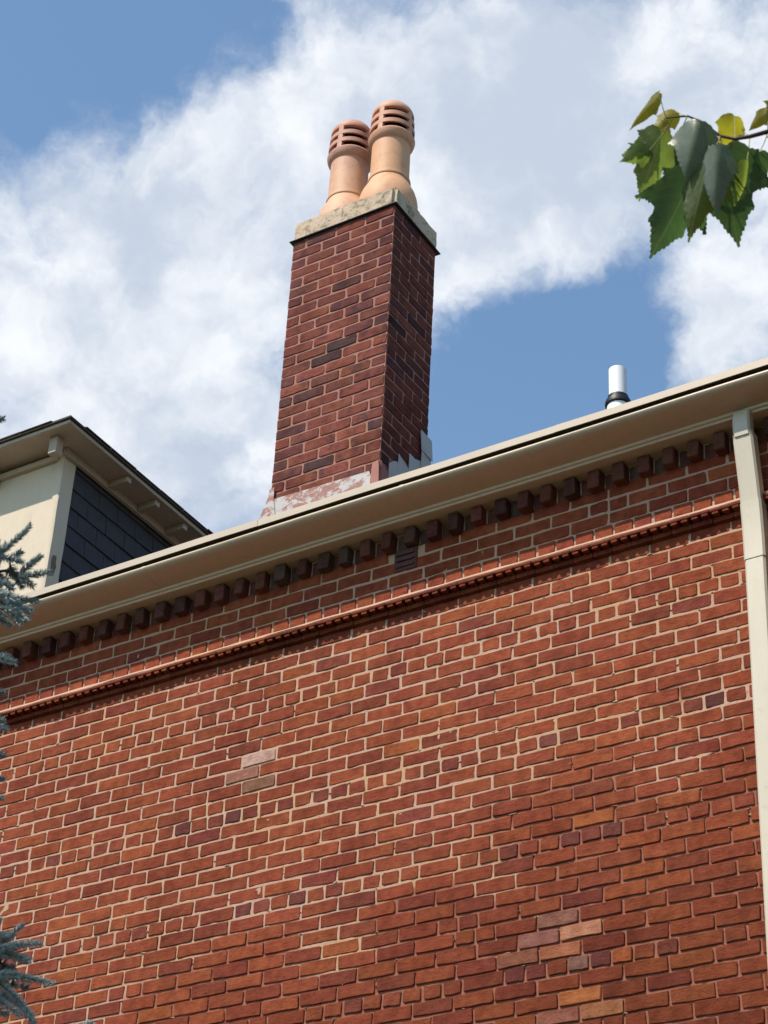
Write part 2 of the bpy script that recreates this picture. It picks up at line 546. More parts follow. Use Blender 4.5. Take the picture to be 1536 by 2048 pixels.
def pick(pal, r):
    t = sum(w for _, w in pal)*r.random()
    for c, w in pal:
        t -= w
        if t <= 0: break
    k = r.uniform(.90, 1.10)
    return (c[0]*k, c[1]*k*r.uniform(.93, 1.07), c[2]*k*r.uniform(.93, 1.07))


MS, CO, ZB = .2125, .076, 4.870
PHASE = {18: -5.13, 17: -5.240, 16: -5.135, 15: -5.240, 14: -5.213, 12: -5.237, 11: -5.136, 10: -5.236, 9: -5.132, 8: -5.205, 7: -5.135, 6: -5.207, 5: -5.117,
         4: -5.228, 3: -5.113, 2: -5.217, 1: -5.106, 0: -5.200, -1: -5.111, -2: -5.233, -3: -5.131, -4: -5.231, -5: -5.123, -6: -5.233,
         -7: -5.191, -8: -5.218, -9: -5.10, -10: -5.205, -11: -5.080, -12: -5.2, -13: -5.085, -14: -5.191, -15: -5.152}
HEADERS = {14, 8, 0, -7, -15, -23}
SPECIAL = [(-5.974, 5.22, (.60, .40, .31)), (-6.035, 5.145, (.38, .18, .125)), (-5.967, 5.075, (.26, .135, .08)),
           (-4.24, 4.0, (.27, .125, .085)), (-4.128, 3.921, (.46, .21, .12)), (-4.333, 3.923, (.31, .135, .10)), (-4.227, 3.861, (.40, .15, .075)), (-4.158, 3.779, (.24, .12, .09)),
           (-3.94, 3.769, (.36, .105, .038)), (-4.142, 3.615, (.44, .155, .055)), (-4.027, 3.545, (.37, .155, .07)), (-4.257, 3.548, (.32, .125, .08)), (-4.382, 3.831, (.27, .105, .06))]
rr = random.Random(5)
plan = []   # (kind, x centre, z centre, width, colour, dy)
for k in range(-25, 18):
    if k == 13: continue
    zb = ZB+k*CO
    if k >= 14: zb += .012
    if k >= 17: zb += .002
    hh = CO-.010
    if k == 12: pass
    ph = PHASE.get(k, -5.2+(.106 if k % 2 else 0))
    x = ph-MS*18
    hdr_run = 0; odd = False
    while x < X1-.02:
        if k in HEADERS and (k == 14 or hdr_run > 0 or rr.random() < .72):
            if k != 14 and hdr_run <= 0: hdr_run = rr.choice([4, 6, 8, 10])
            kind, w = 'header_brick', MS/2; hdr_run -= 1
        else:
            kind, w = 'brick', MS
            if k in HEADERS and hdr_run <= 0: hdr_run = 0
            if k not in HEADERS and (odd or rr.random() < .02):
                kind, w = 'header_brick', MS/2; odd = not odd
        xa_, xb_ = max(x, X0), min(x+w, X1)
        if xb_-xa_ > .03:
            wx = float(wear(x+w/2, zb+.03))
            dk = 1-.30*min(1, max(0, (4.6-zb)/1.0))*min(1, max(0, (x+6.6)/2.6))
            pal = HPAL if (kind == 'header_brick' and k in HEADERS and k not in (14, 8)) else PAL
            col = pick(pal, rr)
            if k == 14: col = tuple(c*1.05 for c in col)
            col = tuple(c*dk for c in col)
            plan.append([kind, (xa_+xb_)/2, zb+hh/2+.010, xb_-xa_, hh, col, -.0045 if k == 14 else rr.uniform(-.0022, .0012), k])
        x += w
# special bricks by position
for sx, sz, sc in SPECIAL:
    b = min((p for p in plan), key=lambda p: (p[1]-sx)**2+((p[2]-sz)*3)**2)
    b[5] = sc; b[6] = -.003


def screen_size(x, z):
    p = Vector((x, WY, z)); d = p.dot(_f)
    u = 768+FPX*p.dot(_r)/d; v = 1024-FPX*p.dot(_u)/d
    inside = -20 < u < 1556 and -20 < v < 2068
    return inside, 1/(d*d)*(-p.y/p.length*-1)


VAR = {'brick': make_variants('brick', MS-.0115, CO-.0112, M['brick'], 12, seed=1), 'header_brick': make_variants('header_brick', MS/2-.0140, CO-.0115, M['brick'], 8, seed=2, round_=.006)}
# hole for the vent plate
VP = (-5.205, -5.068, 6.112, 6.242)
rest = {'brick': [], 'header_brick': []}
for kind in ('brick', 'header_brick'):
    sel = [p for p in plan if p[0] == kind and not (VP[0]-.02 < p[1] < VP[1]+.02 and VP[2] < p[2] < VP[3])]
    sel.sort(key=lambda p: (-int(screen_size(p[1], p[2])[0]), -screen_size(p[1], p[2])[1]))
    for i, p in enumerate(sel):
        _, x, z, w, h, col, dy, k = p
        if i < 300 and w > (.2 if kind == 'brick' else .1):
            o = bpy.data.objects.new(kind, rr.choice(VAR[kind]))
            o.location = Vector((x+rr.uniform(-.0012, .0012), WY+dy, z+rr.uniform(-.002, .002)))-bld_inv
            o.rotation_euler = (rr.uniform(-.012, .012), rr.uniform(-.009, .009), rr.uniform(-.008, .008))
            o.color = (*col, 1)
            COL.objects.link(o); o.parent = wall
        else: rest[kind].append(p)


def joined_bricks(name, items, parent, w0, h0, seed):
    V = []; F = []; C = []
    for q, p in enumerate(items):
        _, x, z, w, h, col, dy, k = p
        v, f = brick_mesh(name, w-.0118, h-.0014, .06, .0024, seed+q)
        a = rr.uniform(-.009, .009); dx, dz = rr.uniform(-.0012, .0012), rr.uniform(-.0012, .0012); n = len(V)
        o = loc_of(parent)
        for (vx, vy, vz) in v:
            V.append((x+dx+vx*math.cos(a)-vz*math.sin(a)-o.x, WY+dy+vy-o.y, z+dz+vz*math.cos(a)+vx*math.sin(a)-o.z)); C.append((*col, 1))
        F += [tuple(i+n for i in g) for g in f]
    ob = mesh_obj(name, V, F, M['brick_field'], parent)
    a = ob.data.attributes.new('tint', 'FLOAT_COLOR', 'POINT')
    a.data.foreach_set('color', np.array(C, np.float32).reshape(-1))
    tag(ob, kind='stuff')
    return ob


joined_bricks('brick_field', rest['brick'], wall, 0, 0, 5000)
if rest['header_brick']: joined_bricks('header_brick_field', rest['header_brick'], wall, 0, 0, 9000)

# --- moulded string course: wash, fillet and small teeth
wash = MB(); wash.sweep_x([(WY-.014, 5.951), (WY-.053, 5.913), (WY-.050, 5.905), (WY+.02, 5.905), (WY+.02, 5.951)], X0, X1, 120)
for v in wash.v:
    v.y += (vnoise(v.x*14, v.z*60)-.5)*.006; v.z += (vnoise(v.x*11, v.y*50, 5)-.5)*.003
put(wash, 'mortar_wash', M['wash'], bld, True)


def moulded(seed):
    r = random.Random(seed); mb = MB(); w = MS*.5-.0025
    mb.box((-w/2, -.056, .0235), (w/2, .03, .0405), .0035)          # fillet
    mb.box((-w/2, -.010, -.022), (w/2, .03, .0235))                 # ground behind the teeth
    mb.box((-w/2, -.022, -.018), (w/2, -.0101, .0085), .002)
    for tx in (-MS/8, MS/8):
        g = r.uniform(-.0008, .0008)
        mb.box((tx-.0165+g, -.053+r.uniform(-.002, .002), .0087), (tx+.0165+g, -.0101, .0232), .002)
    return mb


mvars = []
for i in range(5):
    mo = moulded(i).obj('moulded_brick', M['brick'])
    mvars.append(mo.data); bpy.data.objects.remove(mo)
x = -5.213-MS*16.5; i = 0
while x < X1-.05:
    o = bpy.data.objects.new('moulded_brick', rr.choice(mvars))
    o.location = Vector((x+MS/4, WY+rr.uniform(-.002, .002), 5.866+rr.uniform(-.0012, .0012)))-bld_inv
    o.color = (*[c*.72 for c in pick(PAL[:5], rr)], 1)
    COL.objects.link(o); o.parent = wall
    x += MS/2; i += 1

# --- dentils under the gutter: projecting bricks on edge between flush ones
DP = .1345
dvar = []
for i in range(6):
    r = random.Random(70+i); mb = MB()
    w = .064+r.uniform(-.003, .003)
    mb.box((-w/2, -.058+r.uniform(-.006, .006), -.042+r.uniform(-.004, .004)), (w/2, .05, .056), .0015+r.random()*.003)
    if i % 3 == 0:
        mb = MB(); prof = []
        mb.box((-w/2, -.056, -.041), (w/2, .05, .056), .006)
    do = mb.obj('dentil_brick', M['brick']); dvar.append(do.data); bpy.data.objects.remove(do)
fvar = make_variants('flush_brick', .061, .092, M['brick'], 4, seed=8)
for me_ in fvar: pass
DPAL = [((.15, .062, .046), 5), ((.11, .052, .042), 3), ((.12, .078, .058), 1.2), ((.18, .068, .046), 2)]  # darker than the wall bricks: gutter shade put into the colour
xk = -4.688-DP*30
while xk < X1-.03:
    if xk > X0+.03:
        o = bpy.data.objects.new('dentil_brick', rr.choice(dvar))
        o.location = Vector((xk+rr.uniform(-.004, .004), WY, 6.281+rr.uniform(-.003, .003)))-bld_inv
        o.rotation_euler = (rr.uniform(-.04, .04), rr.uniform(-.05, .05), rr.uniform(-.05, .05)); o.scale = (rr.uniform(.9, 1.12), rr.uniform(.85, 1.1), rr.uniform(.94, 1.06))
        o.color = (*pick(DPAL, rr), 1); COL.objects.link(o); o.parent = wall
        o = bpy.data.objects.new('flush_brick', rr.choice(fvar))
        o.location = Vector((xk+DP/2, WY+rr.uniform(-.003, .001), 6.285))-bld_inv
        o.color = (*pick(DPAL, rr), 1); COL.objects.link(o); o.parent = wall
    xk += DP

# --- air vent plate
mb = MB()
mb.box((VP[0], WY-.006, VP[2]), (VP[1], WY+.03, VP[3]), .003)
for q in range(3):
    zc = VP[2]+.028+q*.036
    mb.box((VP[0]+.012, WY-.016, zc-.009), (VP[1]-.012, WY-.007, zc+.005), .002)
put(mb, 'vent_plate', plain('dark_terracotta', (.10, .045, .04), .8, .2, .25, 20), wall)
# stray lumps of pointing squeezed out of joints
lump = MB(); lr = random.Random(3)
for q in range(420):
    p = lr.choice(plan); 
    if p[7] >= 14: continue
    x = p[1]+p[3]/2*lr.choice([1, 1, -1, lr.uniform(-1, 1)]); z = p[2]+lr.choice([.036, -.036, .03, 0])
    s = lr.uniform(.003, .009)
    pts = [(x+lr.uniform(-2.8, 2.8)*s, WY+lr.uniform(.001, .004), z+lr.uniform(-.8, .8)*s) for _ in range(5)]
    top = (x, WY-lr.uniform(.0015, .003), z)
    pts.sort(key=lambda a: math.atan2(a[2]-z, a[0]-x))
    n0 = len(pts)
    lump.add(pts+[top, (x, WY+.01, z)], [(i, (i+1) % n0, n0) for i in range(n0)]+[((i+1) % n0, i, n0+1) for i in range(n0)])
tag(put(lump, 'mortar_lumps', M['mortar_grey'], wall), kind='stuff')

# ------------------------------------------------------------------ main roof
RS = .62
rf = MB()
ry0, rz0 = WY-.20, 6.40
rz = lambda y: rz0+RS*(y-ry0)
rf.add([(-13, ry0, rz0), (1.5, ry0, rz0), (1.5, 12.5, rz(12.5)), (-13, 12.5, rz(12.5)), (-13, 12.5, rz(12.5)-.2), (1.5, 12.5, rz(12.5)-.2), (1.5, ry0+.1, rz0+.035), (-13, ry0+.1, rz0+.035)],
       [(0, 1, 2, 3), (3, 2, 5, 4), (4, 5, 6, 7), (7, 6, 1, 0), (0, 3, 4, 7), (1, 6, 5, 2)])
rf.add([(-13, 12.5, rz(12.5)), (1.5, 12.5, rz(12.5)), (1.5, 17, 6.4), (-13, 17, 6.4)], [(0, 1, 2, 3)])
roof = put(rf, 'roof', M['roof'], bld)

# ------------------------------------------------------------------ gutter
g = empty('roof_gutter', (-5, WY, 6.33))
tag(g, 'long beige metal gutter running under the roof edge above the brick dentils', 'gutter')
gp = [(.272, 6.438), (.280, 6.432), (.283, 6.422), (.279, 6.411), (.270, 6.403), (.258, 6.397), (.238, 6.390), (.21, 6.383), (.18, 6.3765), (.15, 6.3705), (.132, 6.367), (.128, 6.355), (.118, 6.352), (.114, 6.341), (.094, 6.338),
      (.0, 6.3385), (.0, 6.349), (.09, 6.349), (.105, 6.364), (.12, 6.377), (.18, 6.386), (.24, 6.401), (.262, 6.412), (.266, 6.424), (.262, 6.436)]
secs = [-13.0, -9.7, -6.665, -5.005, -1.7, 1.5]
for a, b in zip(secs[:-1], secs[1:]):
    mb = MB(); mb.sweep_x([(WY-d, z) for d, z in gp], a+.0008, b-.0008, max(2, int((b-a)/.15)))
    for v in mb.v:
        v.z += (vnoise(v.x*.9, 3.0)-.5)*.006
    put(mb, 'gutter_section', M['gutter'], g, True)
for xj in secs[1:-1]:
    mb = MB(); mb.sweep_x([(WY-d-.0015, z-.0012) for d, z in gp[:15]]+[(WY-d-.0005, z+.002) for d, z in reversed(gp[:15])], xj-.012, xj+.012, 1)
    for v in mb.v:
        v.z += (vnoise(v.x*.9, 3.0)-.5)*.006
    put(mb, 'gutter_joint', M['gutter'], g, True)
# pale edge metal above the gutter
e = MB()
esec = [-13.0, -8.4, -5.9, -4.1, -2.2, 1.5]
ed = empty('roof_edge_trim', (-5, WY, 6.45))
tag(ed, 'thin pale metal drip edge along the roof just above the beige gutter', 'roof trim')
for q, (a, b) in enumerate(zip(esec[:-1], esec[1:])):
    mb = MB(); o_ = .002*(q % 2)
    mb.sweep_x([(WY-.292-o_, 6.4505), (WY-.294-o_, 6.490), (WY-.288-o_, 6.494), (WY-.10, 6.502), (WY-.10, 6.496), (WY-.286, 6.4875), (WY-.287-o_, 6.4505)], a-.012, b, int((b-a)/.08))
    for v in mb.v:
        if v.y < WY-.2: v.z += (vnoise(v.x*1.3, 8.0)-.5)*.007; v.y += (vnoise(v.x*2.1, 1.0)-.5)*.004
    put(mb, 'drip_edge', M['edge'], ed)
mb = MB(); mb.box((-13, WY-.105, 6.405), (1.5, WY-.075, 6.494))
put(mb, 'fascia_board', M['gutter'], ed)

# ------------------------------------------------------------------ downpipe
dp = empty('downpipe', (-3.18, WY-.05, GROUND_Z))
tag(dp, 'cream rectangular metal downpipe running down the brick wall at the right edge', 'downpipe')
DX0, DX1 = -3.235, -3.133


def rect_run(pts, w0, w1, t):
    """rectangular pipe: pts are (y_front, z); thickness t behind the front"""
    mb = MB(); c = .010
    v = []; f = []
    for yf, z in pts:
        v += [(w0+c, yf, z), (w1-c, yf, z), (w1, yf+c, z), (w1, yf+t-c, z), (w1-c, yf+t, z), (w0+c, yf+t, z), (w0, yf+t-c, z), (w0, yf+c, z)]
    for i in range(len(pts)-1):
        for k in range(8):
            j = (k+1) % 8
            f.append((i*8+k, i*8+j, i*8+8+j, i*8+8+k))
    f.append(tuple(range(7, -1, -1))); f.append(tuple((len(pts)-1)*8+k for k in range(8)))
    mb.add(v, f); return mb


put(rect_run([(WY-.080, GROUND_Z+.1), (WY-.080, 3.6), (WY-.080, 5.560)], DX0, DX1, .072), 'pipe', M['downpipe'], dp, True)
put(rect_run([(WY-.083, 5.553), (WY-.083, 5.66), (WY-.090, 5.80), (WY-.096, 5.862)], DX0-.0025, DX1+.0025, .078), 'pipe', M['downpipe'], dp, True)
put(rect_run([(WY-.093, 5.850), (WY-.105, 5.95), (WY-.128, 6.10), (WY-.147, 6.225)], DX0, DX1, .075), 'pipe', M['downpipe'], dp, True)
o = put(rect_run([(WY-.150, 6.205), (WY-.157, 6.25), (WY-.158, 6.29), (WY-.152, 6.325), (WY-.142, 6.352)], DX0+.007, DX1-.007, .066), 'elbow', M['downpipe'], dp, True)
put(rect_run([(WY-.085, 3.32), (WY-.085, 3.36)], DX0-.004, DX1+.004, .082), 'pipe_strap', M['downpipe'], dp, True)
put(rect_run([(WY-.085, .9), (WY-.085, .94)], DX0-.004, DX1+.004, .082), 'pipe_strap', M['downpipe'], dp, True)

# ------------------------------------------------------------------ white vent pipe
vy, vx = 8.35, None
rv = ray(1235.5, 760); rv = rv*(vy/rv.y); vx = rv.x; 
rt = ray(1235, 741); vtop = (rt*(vy/rt.y)).z
rc = ray(1237, 806); vcol = (rc*(vy/rc.y)).z
vp = empty('vent_pipe', (vx, vy, rz(vy)))
tag(vp, 'short white plastic vent pipe with a black collar standing behind the roof edge', 'vent pipe')
mb = MB(); mb.lathe([(.048, -.1), (.048, vtop-rz(vy)), (.042, vtop-rz(vy)+.002), (.042, vtop-rz(vy)-.3)], 28); mb.obj('tube', M['pvc'], vp, True)
cz = vcol-rz(vy)
mb = MB(); mb.lathe([(.0485, cz+.035), (.056, cz+.036), (.057, cz+.014), (.066, cz+.010), (.071, cz-.006), (.070, cz-.020), (.0485, cz-.024)], 28); mb.obj('collar', M['rubber'], vp, True)
mb = MB(); mb.lathe([(.0488, cz-.024), (.060, cz-.026), (.061, cz-.09), (.075, cz-.12), (.11, -.06)], 28); mb.obj('boot', M['pvc'], vp, True)

# ------------------------------------------------------------------ chimney stack
CX0, CX1, CY0, CY1, CZ0, CZ1 = -6.207, -5.467, 8.2, 8.693, 6.55, 8.955
ch = empty('chimney', (CX0, CY0, CZ0), bld); ch.location = Vector((CX0, CY0, CZ0))-bld_inv
core = MB()
core.box((CX0+.0045, CY0+.0045, CZ0-.2), (CX1-.0045, CY1-.0045, CZ1-.003))
put(core, 'mortar_core', M['chimney_mortar'], ch)
CPAL = [((.215, .070, .048), 10), ((.19, .063, .046), 9), ((.155, .056, .048), 5), ((.11, .048, .045), 1.6), ((.08, .042, .042), .5), ((.245, .078, .054), 4)]
cm_ = {}
cr = random.Random(21)


def cbrick(x0, x1, z, face, dark=1.0):
    """one facing brick; face: front/back run along x, left/right run along y"""
    w = round(x1-x0, 3)
    if w < .03: return
    key = (w, cr.randrange(3))
    if key not in cm_:
        v, f = brick_mesh('brick', w-.0135, CO-.0130, .045, .0028, hash(key) % 9999, .006)
        me = bpy.data.meshes.new('brick'); me.from_pydata(v, [], f); me.materials.append(M['chimney_brick']); me.update(); cm_[key] = me
    o = bpy.data.objects.new('brick', cm_[key])
    xc = (x0+x1)/2; j = cr.uniform(-.0022, .0018)
    base = Vector((CX0, CY0, CZ0))
    if face == 'front': p = Vector((xc, CY0+j, z)); a = 0
    elif face == 'right': p = Vector((CX1-j, xc, z)); a = math.pi/2
    elif face == 'left': p = Vector((CX0+j, xc, z)); a = -math.pi/2
    else: p = Vector((xc, CY1-j, z)); a = math.pi
    o.location = p-base; o.rotation_euler = (cr.uniform(-.01, .01), cr.uniform(-.006, .006), a+cr.uniform(-.006, .006))
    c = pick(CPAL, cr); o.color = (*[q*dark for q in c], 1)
    COL.objects.link(o); o.parent = ch


wf = CX1-CX0; wd = CY1-CY0
kk = 0; z = CZ1-CO/2
while z > CZ0:
    half = .104
    if kk % 2 == 0:
        cuts = [0, half]+[half+(wf-half)*i/3 for i in (1, 2, 3)]; sc_ = [0, half, half+.205, wd]
    else:
        cuts = [(wf-half)*i/3 for i in (0, 1, 2, 3)]+[wf]; sc_ = [0, .208, .416, wd]
    j1 = [c+cr.uniform(-.006, .006) if 0 < i < len(cuts)-1 else c for i, c in enumerate(cuts)]
    for a, b in zip(j1[:-1], j1[1:]): cbrick(CX0+a, CX0+b, z, 'front')
    for a, b in zip(sc_[:-1], sc_[1:]):
        cbrick(CY0+a, CY0+b, z, 'right', .85)  # side turned from the sun: some of its shade is in the brick colour
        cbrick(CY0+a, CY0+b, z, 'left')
    z -= CO; kk += 1
# black metal drip under the cap
mb = MB(); mb.box((CX0-.018, CY0-.018, CZ1+.001), (CX1+.020, CY1+.022, CZ1+.008), .002)
for v in mb.v: v.z += (vnoise(v.x*5, v.y*5)-.5)*.018-(.010 if v.x > CX1 and v.y > CY1 else 0)
put(mb, 'drip_sheet', M['dark_metal'], ch)
# cast cap with worn edges
cap = MB(); nxc, nyc = 22, 14
bot = CZ1+.016; topz = CZ1+.165
P = []
def cappt(u, v, s):
    x = CX0-.008+(wf+.016)*u; y = CY0-.010+(wd+.018)*v
    return x, y
import bmesh
bm = bmesh.new()
bmesh.ops.create_cube(bm, size=1)
for v in bm.verts:
    v.co = Vector((CX0+wf/2+v.co.x*(wf+.014), CY0+wd/2+v.co.y*(wd+.014), bot if v.co.z < 0 else topz))
bmesh.ops.bevel(bm, geom=[e_ for e_ in bm.edges if (e_.verts[0].co.z > bot+.01 or e_.verts[1].co.z > bot+.01)], offset=.024, segments=3, affect='EDGES')
bmesh.ops.subdivide_edges(bm, edges=bm.edges[:], cuts=5, use_grid_fill=True)
for v in bm.verts:
    n = float(vnoise(v.co.x*9, v.co.y*9, v.co.z*9))-.5; n2 = float(vnoise(v.co.x*22+5, v.co.y*22, v.co.z*22))-.5
    v.co.z += n*.030 if v.co.z > bot+.03 else 0
    v.co.y += (n*.012+n2*.008); v.co.x += (n2*.010)
    if v.co.z < bot+.02: v.co.z += n*.006
base = Vector((CX0, CY0, CZ0))
for v in bm.verts: v.co -= base
me = bpy.data.meshes.new('cap_slab'); bm.to_mesh(me); bm.free(); me.materials.append(M['concrete'])
me.polygons.foreach_set('use_smooth', [True]*len(me.polygons))
try: me.set_sharp_from_angle(angle=math.radians(45))
except Exception: pass
link(bpy.data.objects.new('cap_slab', me), ch)
# mortar flaunching around the pots
fl = MB()
for ax in (-6.0, -5.672):
    fl.lathe([(.215, topz-.01), (.205, topz+.012), (.185, topz+.028), (.15, topz+.03)], 24, (ax, 8.447, 0))
for v in fl.v:
    v.x = min(max(v.x, CX0+.012), CX1-.012); v.y = min(max(v.y, CY0+.012), CY1-.012)
put(fl, 'flaunching', M['concrete'], ch, True)

# flashing at the foot of the stack
def plate(name, pts, th, mat, axis='y', curve=None):
    """pts: outline in world coordinates lying about one plane; extruded outwards"""
    mb = MB(); n = len(pts)
    off = Vector((0, -th, 0)) if axis == 'y' else Vector((th, 0, 0))
    a = [Vector(p) for p in pts]; b = [p+off for p in a]
    mb.add(a+b, [tuple(range(n)), tuple(range(2*n-1, n-1, -1))]+[(i, (i+1) % n, n+(i+1) % n, n+i) for i in range(n)])
    return put(mb, name, mat, ch)


yf = CY0-.006
plate('front_flashing', [(-6.190, yf, 6.60), (-5.52, yf-.004, 6.60), (-5.515, yf, 6.955), (-5.53, yf, 6.992), (-5.70, yf, 6.997), (-5.95, yf, 7.003), (-6.170, yf, 7.010), (-6.196, yf, 7.0)], .004, M['flash'])
plate('corner_flashing', [(-5.52, yf-.003, 6.60), (-5.462, yf-.003, 6.60), (-5.456, yf-.003, 6.90), (-5.462, yf, 7.0), (-5.468, yf+.001, 7.045), (-5.505, yf+.001, 7.035), (-5.512, yf-.001, 6.95)], .012, M['flash_red'])
xr = CX1+.004
# flared left sheet (kicks out over the roof)
mb = MB()
prof = [(-6.199, 7.082), (-6.206, 7.03), (-6.222, 6.98), (-6.246, 6.92), (-6.28, 6.84), (-6.33, 6.72)]
for i in range(len(prof)-1):
    (xa, za), (xb, zb) = prof[i], prof[i+1]
    mb.add([(xa, yf-.007, za), (xb, yf-.007, zb), (xb, yf+.40, zb), (xa, yf+.40, za), (xa-.004, yf-.007, za), (xb-.004, yf-.007, zb), (xb-.004, yf+.40, zb), (xa-.004, yf+.40, za)],
           [(0, 1, 2, 3), (7, 6, 5, 4), (0, 4, 5, 1), (1, 5, 6, 2), (3, 2, 6, 7), (0, 3, 7, 4)])
put(mb, 'side_flashing', M['flash'], ch)
mb = MB()
pts = prof+[(-6.155, 6.72), (-6.150, 6.9), (-6.166, 7.0), (-6.170, 7.09)]
n = len(pts); a = [Vector((x_, yf-.0065, z_)) for x_, z_ in pts]; b = [p+Vector((0, -.003, 0)) for p in a]
mb.add(a+b, [tuple(range(n)), tuple(range(2*n-1, n-1, -1))]+[(i, (i+1) % n, n+(i+1) % n, n+i) for i in range(n)])
put(mb, 'side_flashing', M['flash'], ch)
steps = [(8.285, 8.385, 7.085, 7.15), (8.375, 8.492, 7.205, 7.165), (8.482, 8.602, 7.275, 7.295)]
for q, (ya, yb, za, zb) in enumerate(steps):
    x_ = xr+.0025*q
    plate('step_flashing', [(x_, ya, 6.6), (x_, yb, 6.65), (x_, yb, zb), (x_, (ya+yb)/2, (za+zb)/2+.012*(1-q)), (x_, ya, za)], .003, M['flash_lead'], 'x')
plate('corner_flashing', [(xr+.001, CY0-.004, 6.6), (xr+.028, CY0+.085, 6.6), (xr+.012, CY0+.075, 6.93), (xr+.001, CY0+.070, 7.02), (xr+.0005, CY0+.002, 7.05)], .003, M['flash_red'], 'x')
plate('rear_flashing', [(xr+.010, 8.600, 7.255), (xr+.012, 8.600, 6.7), (xr+.012, 8.702, 6.75), (xr+.010, 8.702, 7.385), (xr+.014, 8.70, 7.39), (xr+.014, 8.60, 7.372)], .003, M['flash_lead'], 'x')
plate('rear_flashing', [(xr+.016, 8.592, 7.368), (xr+.022, 8.706, 7.352), (xr+.012, 8.704, 7.50), (xr+.008, 8.588, 7.512)], .003, M['flash_lead'], 'x')

# ------------------------------------------------------------------ chimney pots
def pot(cx, cy, zb, zt, mats, rot, label, lean=(0, 0)):
    """zb: underside of the skirt, ring at zb+.33, dome top at zt"""
    p = empty('chimney_pot', (cx, cy, zb))
    tag(p, label, 'chimney pot', 'clay chimney pots on the stack')
    p.rotation_euler = (lean[0], lean[1], rot)
    ring = .262; top = zt-zb
    lb = top-.335           # lower rim of the louvred head
    mb = MB(); prof = [(.182, -.02), (.188, .03), (.187, .07), (.180, .115), (.168, .155), (.152, .19), (.138, .220), (.129, ring-.014)]
    mb.lathe(prof+[(.11, ring-.02), (.13, .15), (.16, -.02)], 48, closed=True); mb.obj('skirt', mats[0], p, True)
    mb = MB(); mb.lathe([(.127, ring-.014), (.134, ring-.010), (.136, ring), (.134, ring+.009), (.126, ring+.012)], 48); mb.obj('collar_ring', mats[0], p, True)
    mb = MB(); mb.lathe([(.126, ring-.015), (.124, ring+.08), (.122, lb+.04), (.10, lb+.04), (.10, ring)], 48, closed=True); mb.obj('barrel', mats[0], p, True)
    # flared rim below the louvres
    mb = MB(); mb.lathe([(.1225, lb-.052), (.133, lb-.044), (.143, lb-.025), (.148, lb-.008), (.150, lb+.004), (.145, lb+.014), (.140, lb+.018), (.11, lb+.018), (.112, lb-.04)], 48, closed=True); mb.obj('rim', mats[1], p, True)
    # three louvre blades between the four stout ribs
    for q in range(2):
        z0 = lb+.074+q*.070
        r = .143-.004*q
        mb = MB(); mb.lathe([(r+.001, z0-.018), (r+.002, z0+.012), (r-.006, z0+.019), (.11, z0+.023), (.11, z0+.010), (r-.014, z0-.015)], 48, closed=True); mb.obj('louvre', mats[1], p, True)
    mb = MB()
    for q in range(4):
        a = 2*math.pi*q/4
        t_ = Vector((-math.sin(a), math.cos(a), 0)); n_ = Vector((math.cos(a), math.sin(a), 0))
        v = []
        for z_ in (lb+.012, lb+.215):
            ro = .1455 if z_ < lb+.1 else .133
            for s_, r_ in ((-.017, ro-.002), (.017, ro-.002), (.015, .105), (-.015, .105)):
                v.append(t_*s_+n_*r_+Vector((0, 0, z_)))
        v += [n_*(.148)+Vector((0, 0, lb+.012)), n_*(.1365)+Vector((0, 0, lb+.215))]
        mb2 = MB(); mb2.add(v, [(0, 8, 9, 4), (8, 1, 5, 9), (1, 2, 6, 5), (2, 3, 7, 6), (3, 0, 4, 7), (3, 2, 1, 8, 0), (4, 9, 5, 6, 7)])
        mb2.obj('rib', mats[1], p, False)
    hd = lb+.200
    mb = MB(); mb.lathe([(.11, hd), (.1335, hd+.0), (.1365, hd+.012), (.133, hd+.030), (.122, hd+.055), (.102, hd+.080), (.075, hd+.101), (.045, hd+.115), (.018, hd+.121), (.001, hd+.122)], 48); mb.obj('dome', mats[1], p, True)
    mb = MB(); mb.lathe([(.104, lb+.01), (.104, hd+.01), (.001, hd+.02)], 24); mb.obj('flue_liner', M['pot_dark'], p, True)
    return p


POTB = topz+.015
pot(-6.004, 8.460, POTB, 10.10, (M['clay_pink'], M['clay_pink']), 0.03, 'pinkish clay chimney pot with louvred domed head, the left and lower looking one of two', (0.0, .0))
pot(-5.672, 8.430, POTB, 10.085, (M['clay'], M['clay']), 0.0, 'buff clay chimney pot with louvred domed head at the front right corner of the stack', (0.0, .0))

# ------------------------------------------------------------------ dormer
DXR, DY, DEZ = -8.51, 8.9, 8.598
OV = .25
dm = empty('dormer', (0, 0, 0), bld); dm.location = Vector((DXR, DY, 7.0))-bld_inv
DXL, DYB = -10.6, 11.6
mb = MB()
# front wall as a gently uneven sheet with depth
mb.box((DXL, DY, 6.7), (DXR-.012, DY+.1, DEZ), 0)
put(mb, 'front_wall', M['cream'], dm)
mb = MB(); mb.box((DXR-.11, DY+.101, 6.7), (DXR-.035, DYB, DEZ))
put(mb, 'side_wall', M['dark_metal'], dm)
mb = MB(); mb.box((DXL, DY+.101, 6.7), (DXL+.1, DYB, DEZ)); put(mb, 'side_wall', M['cream'], dm)
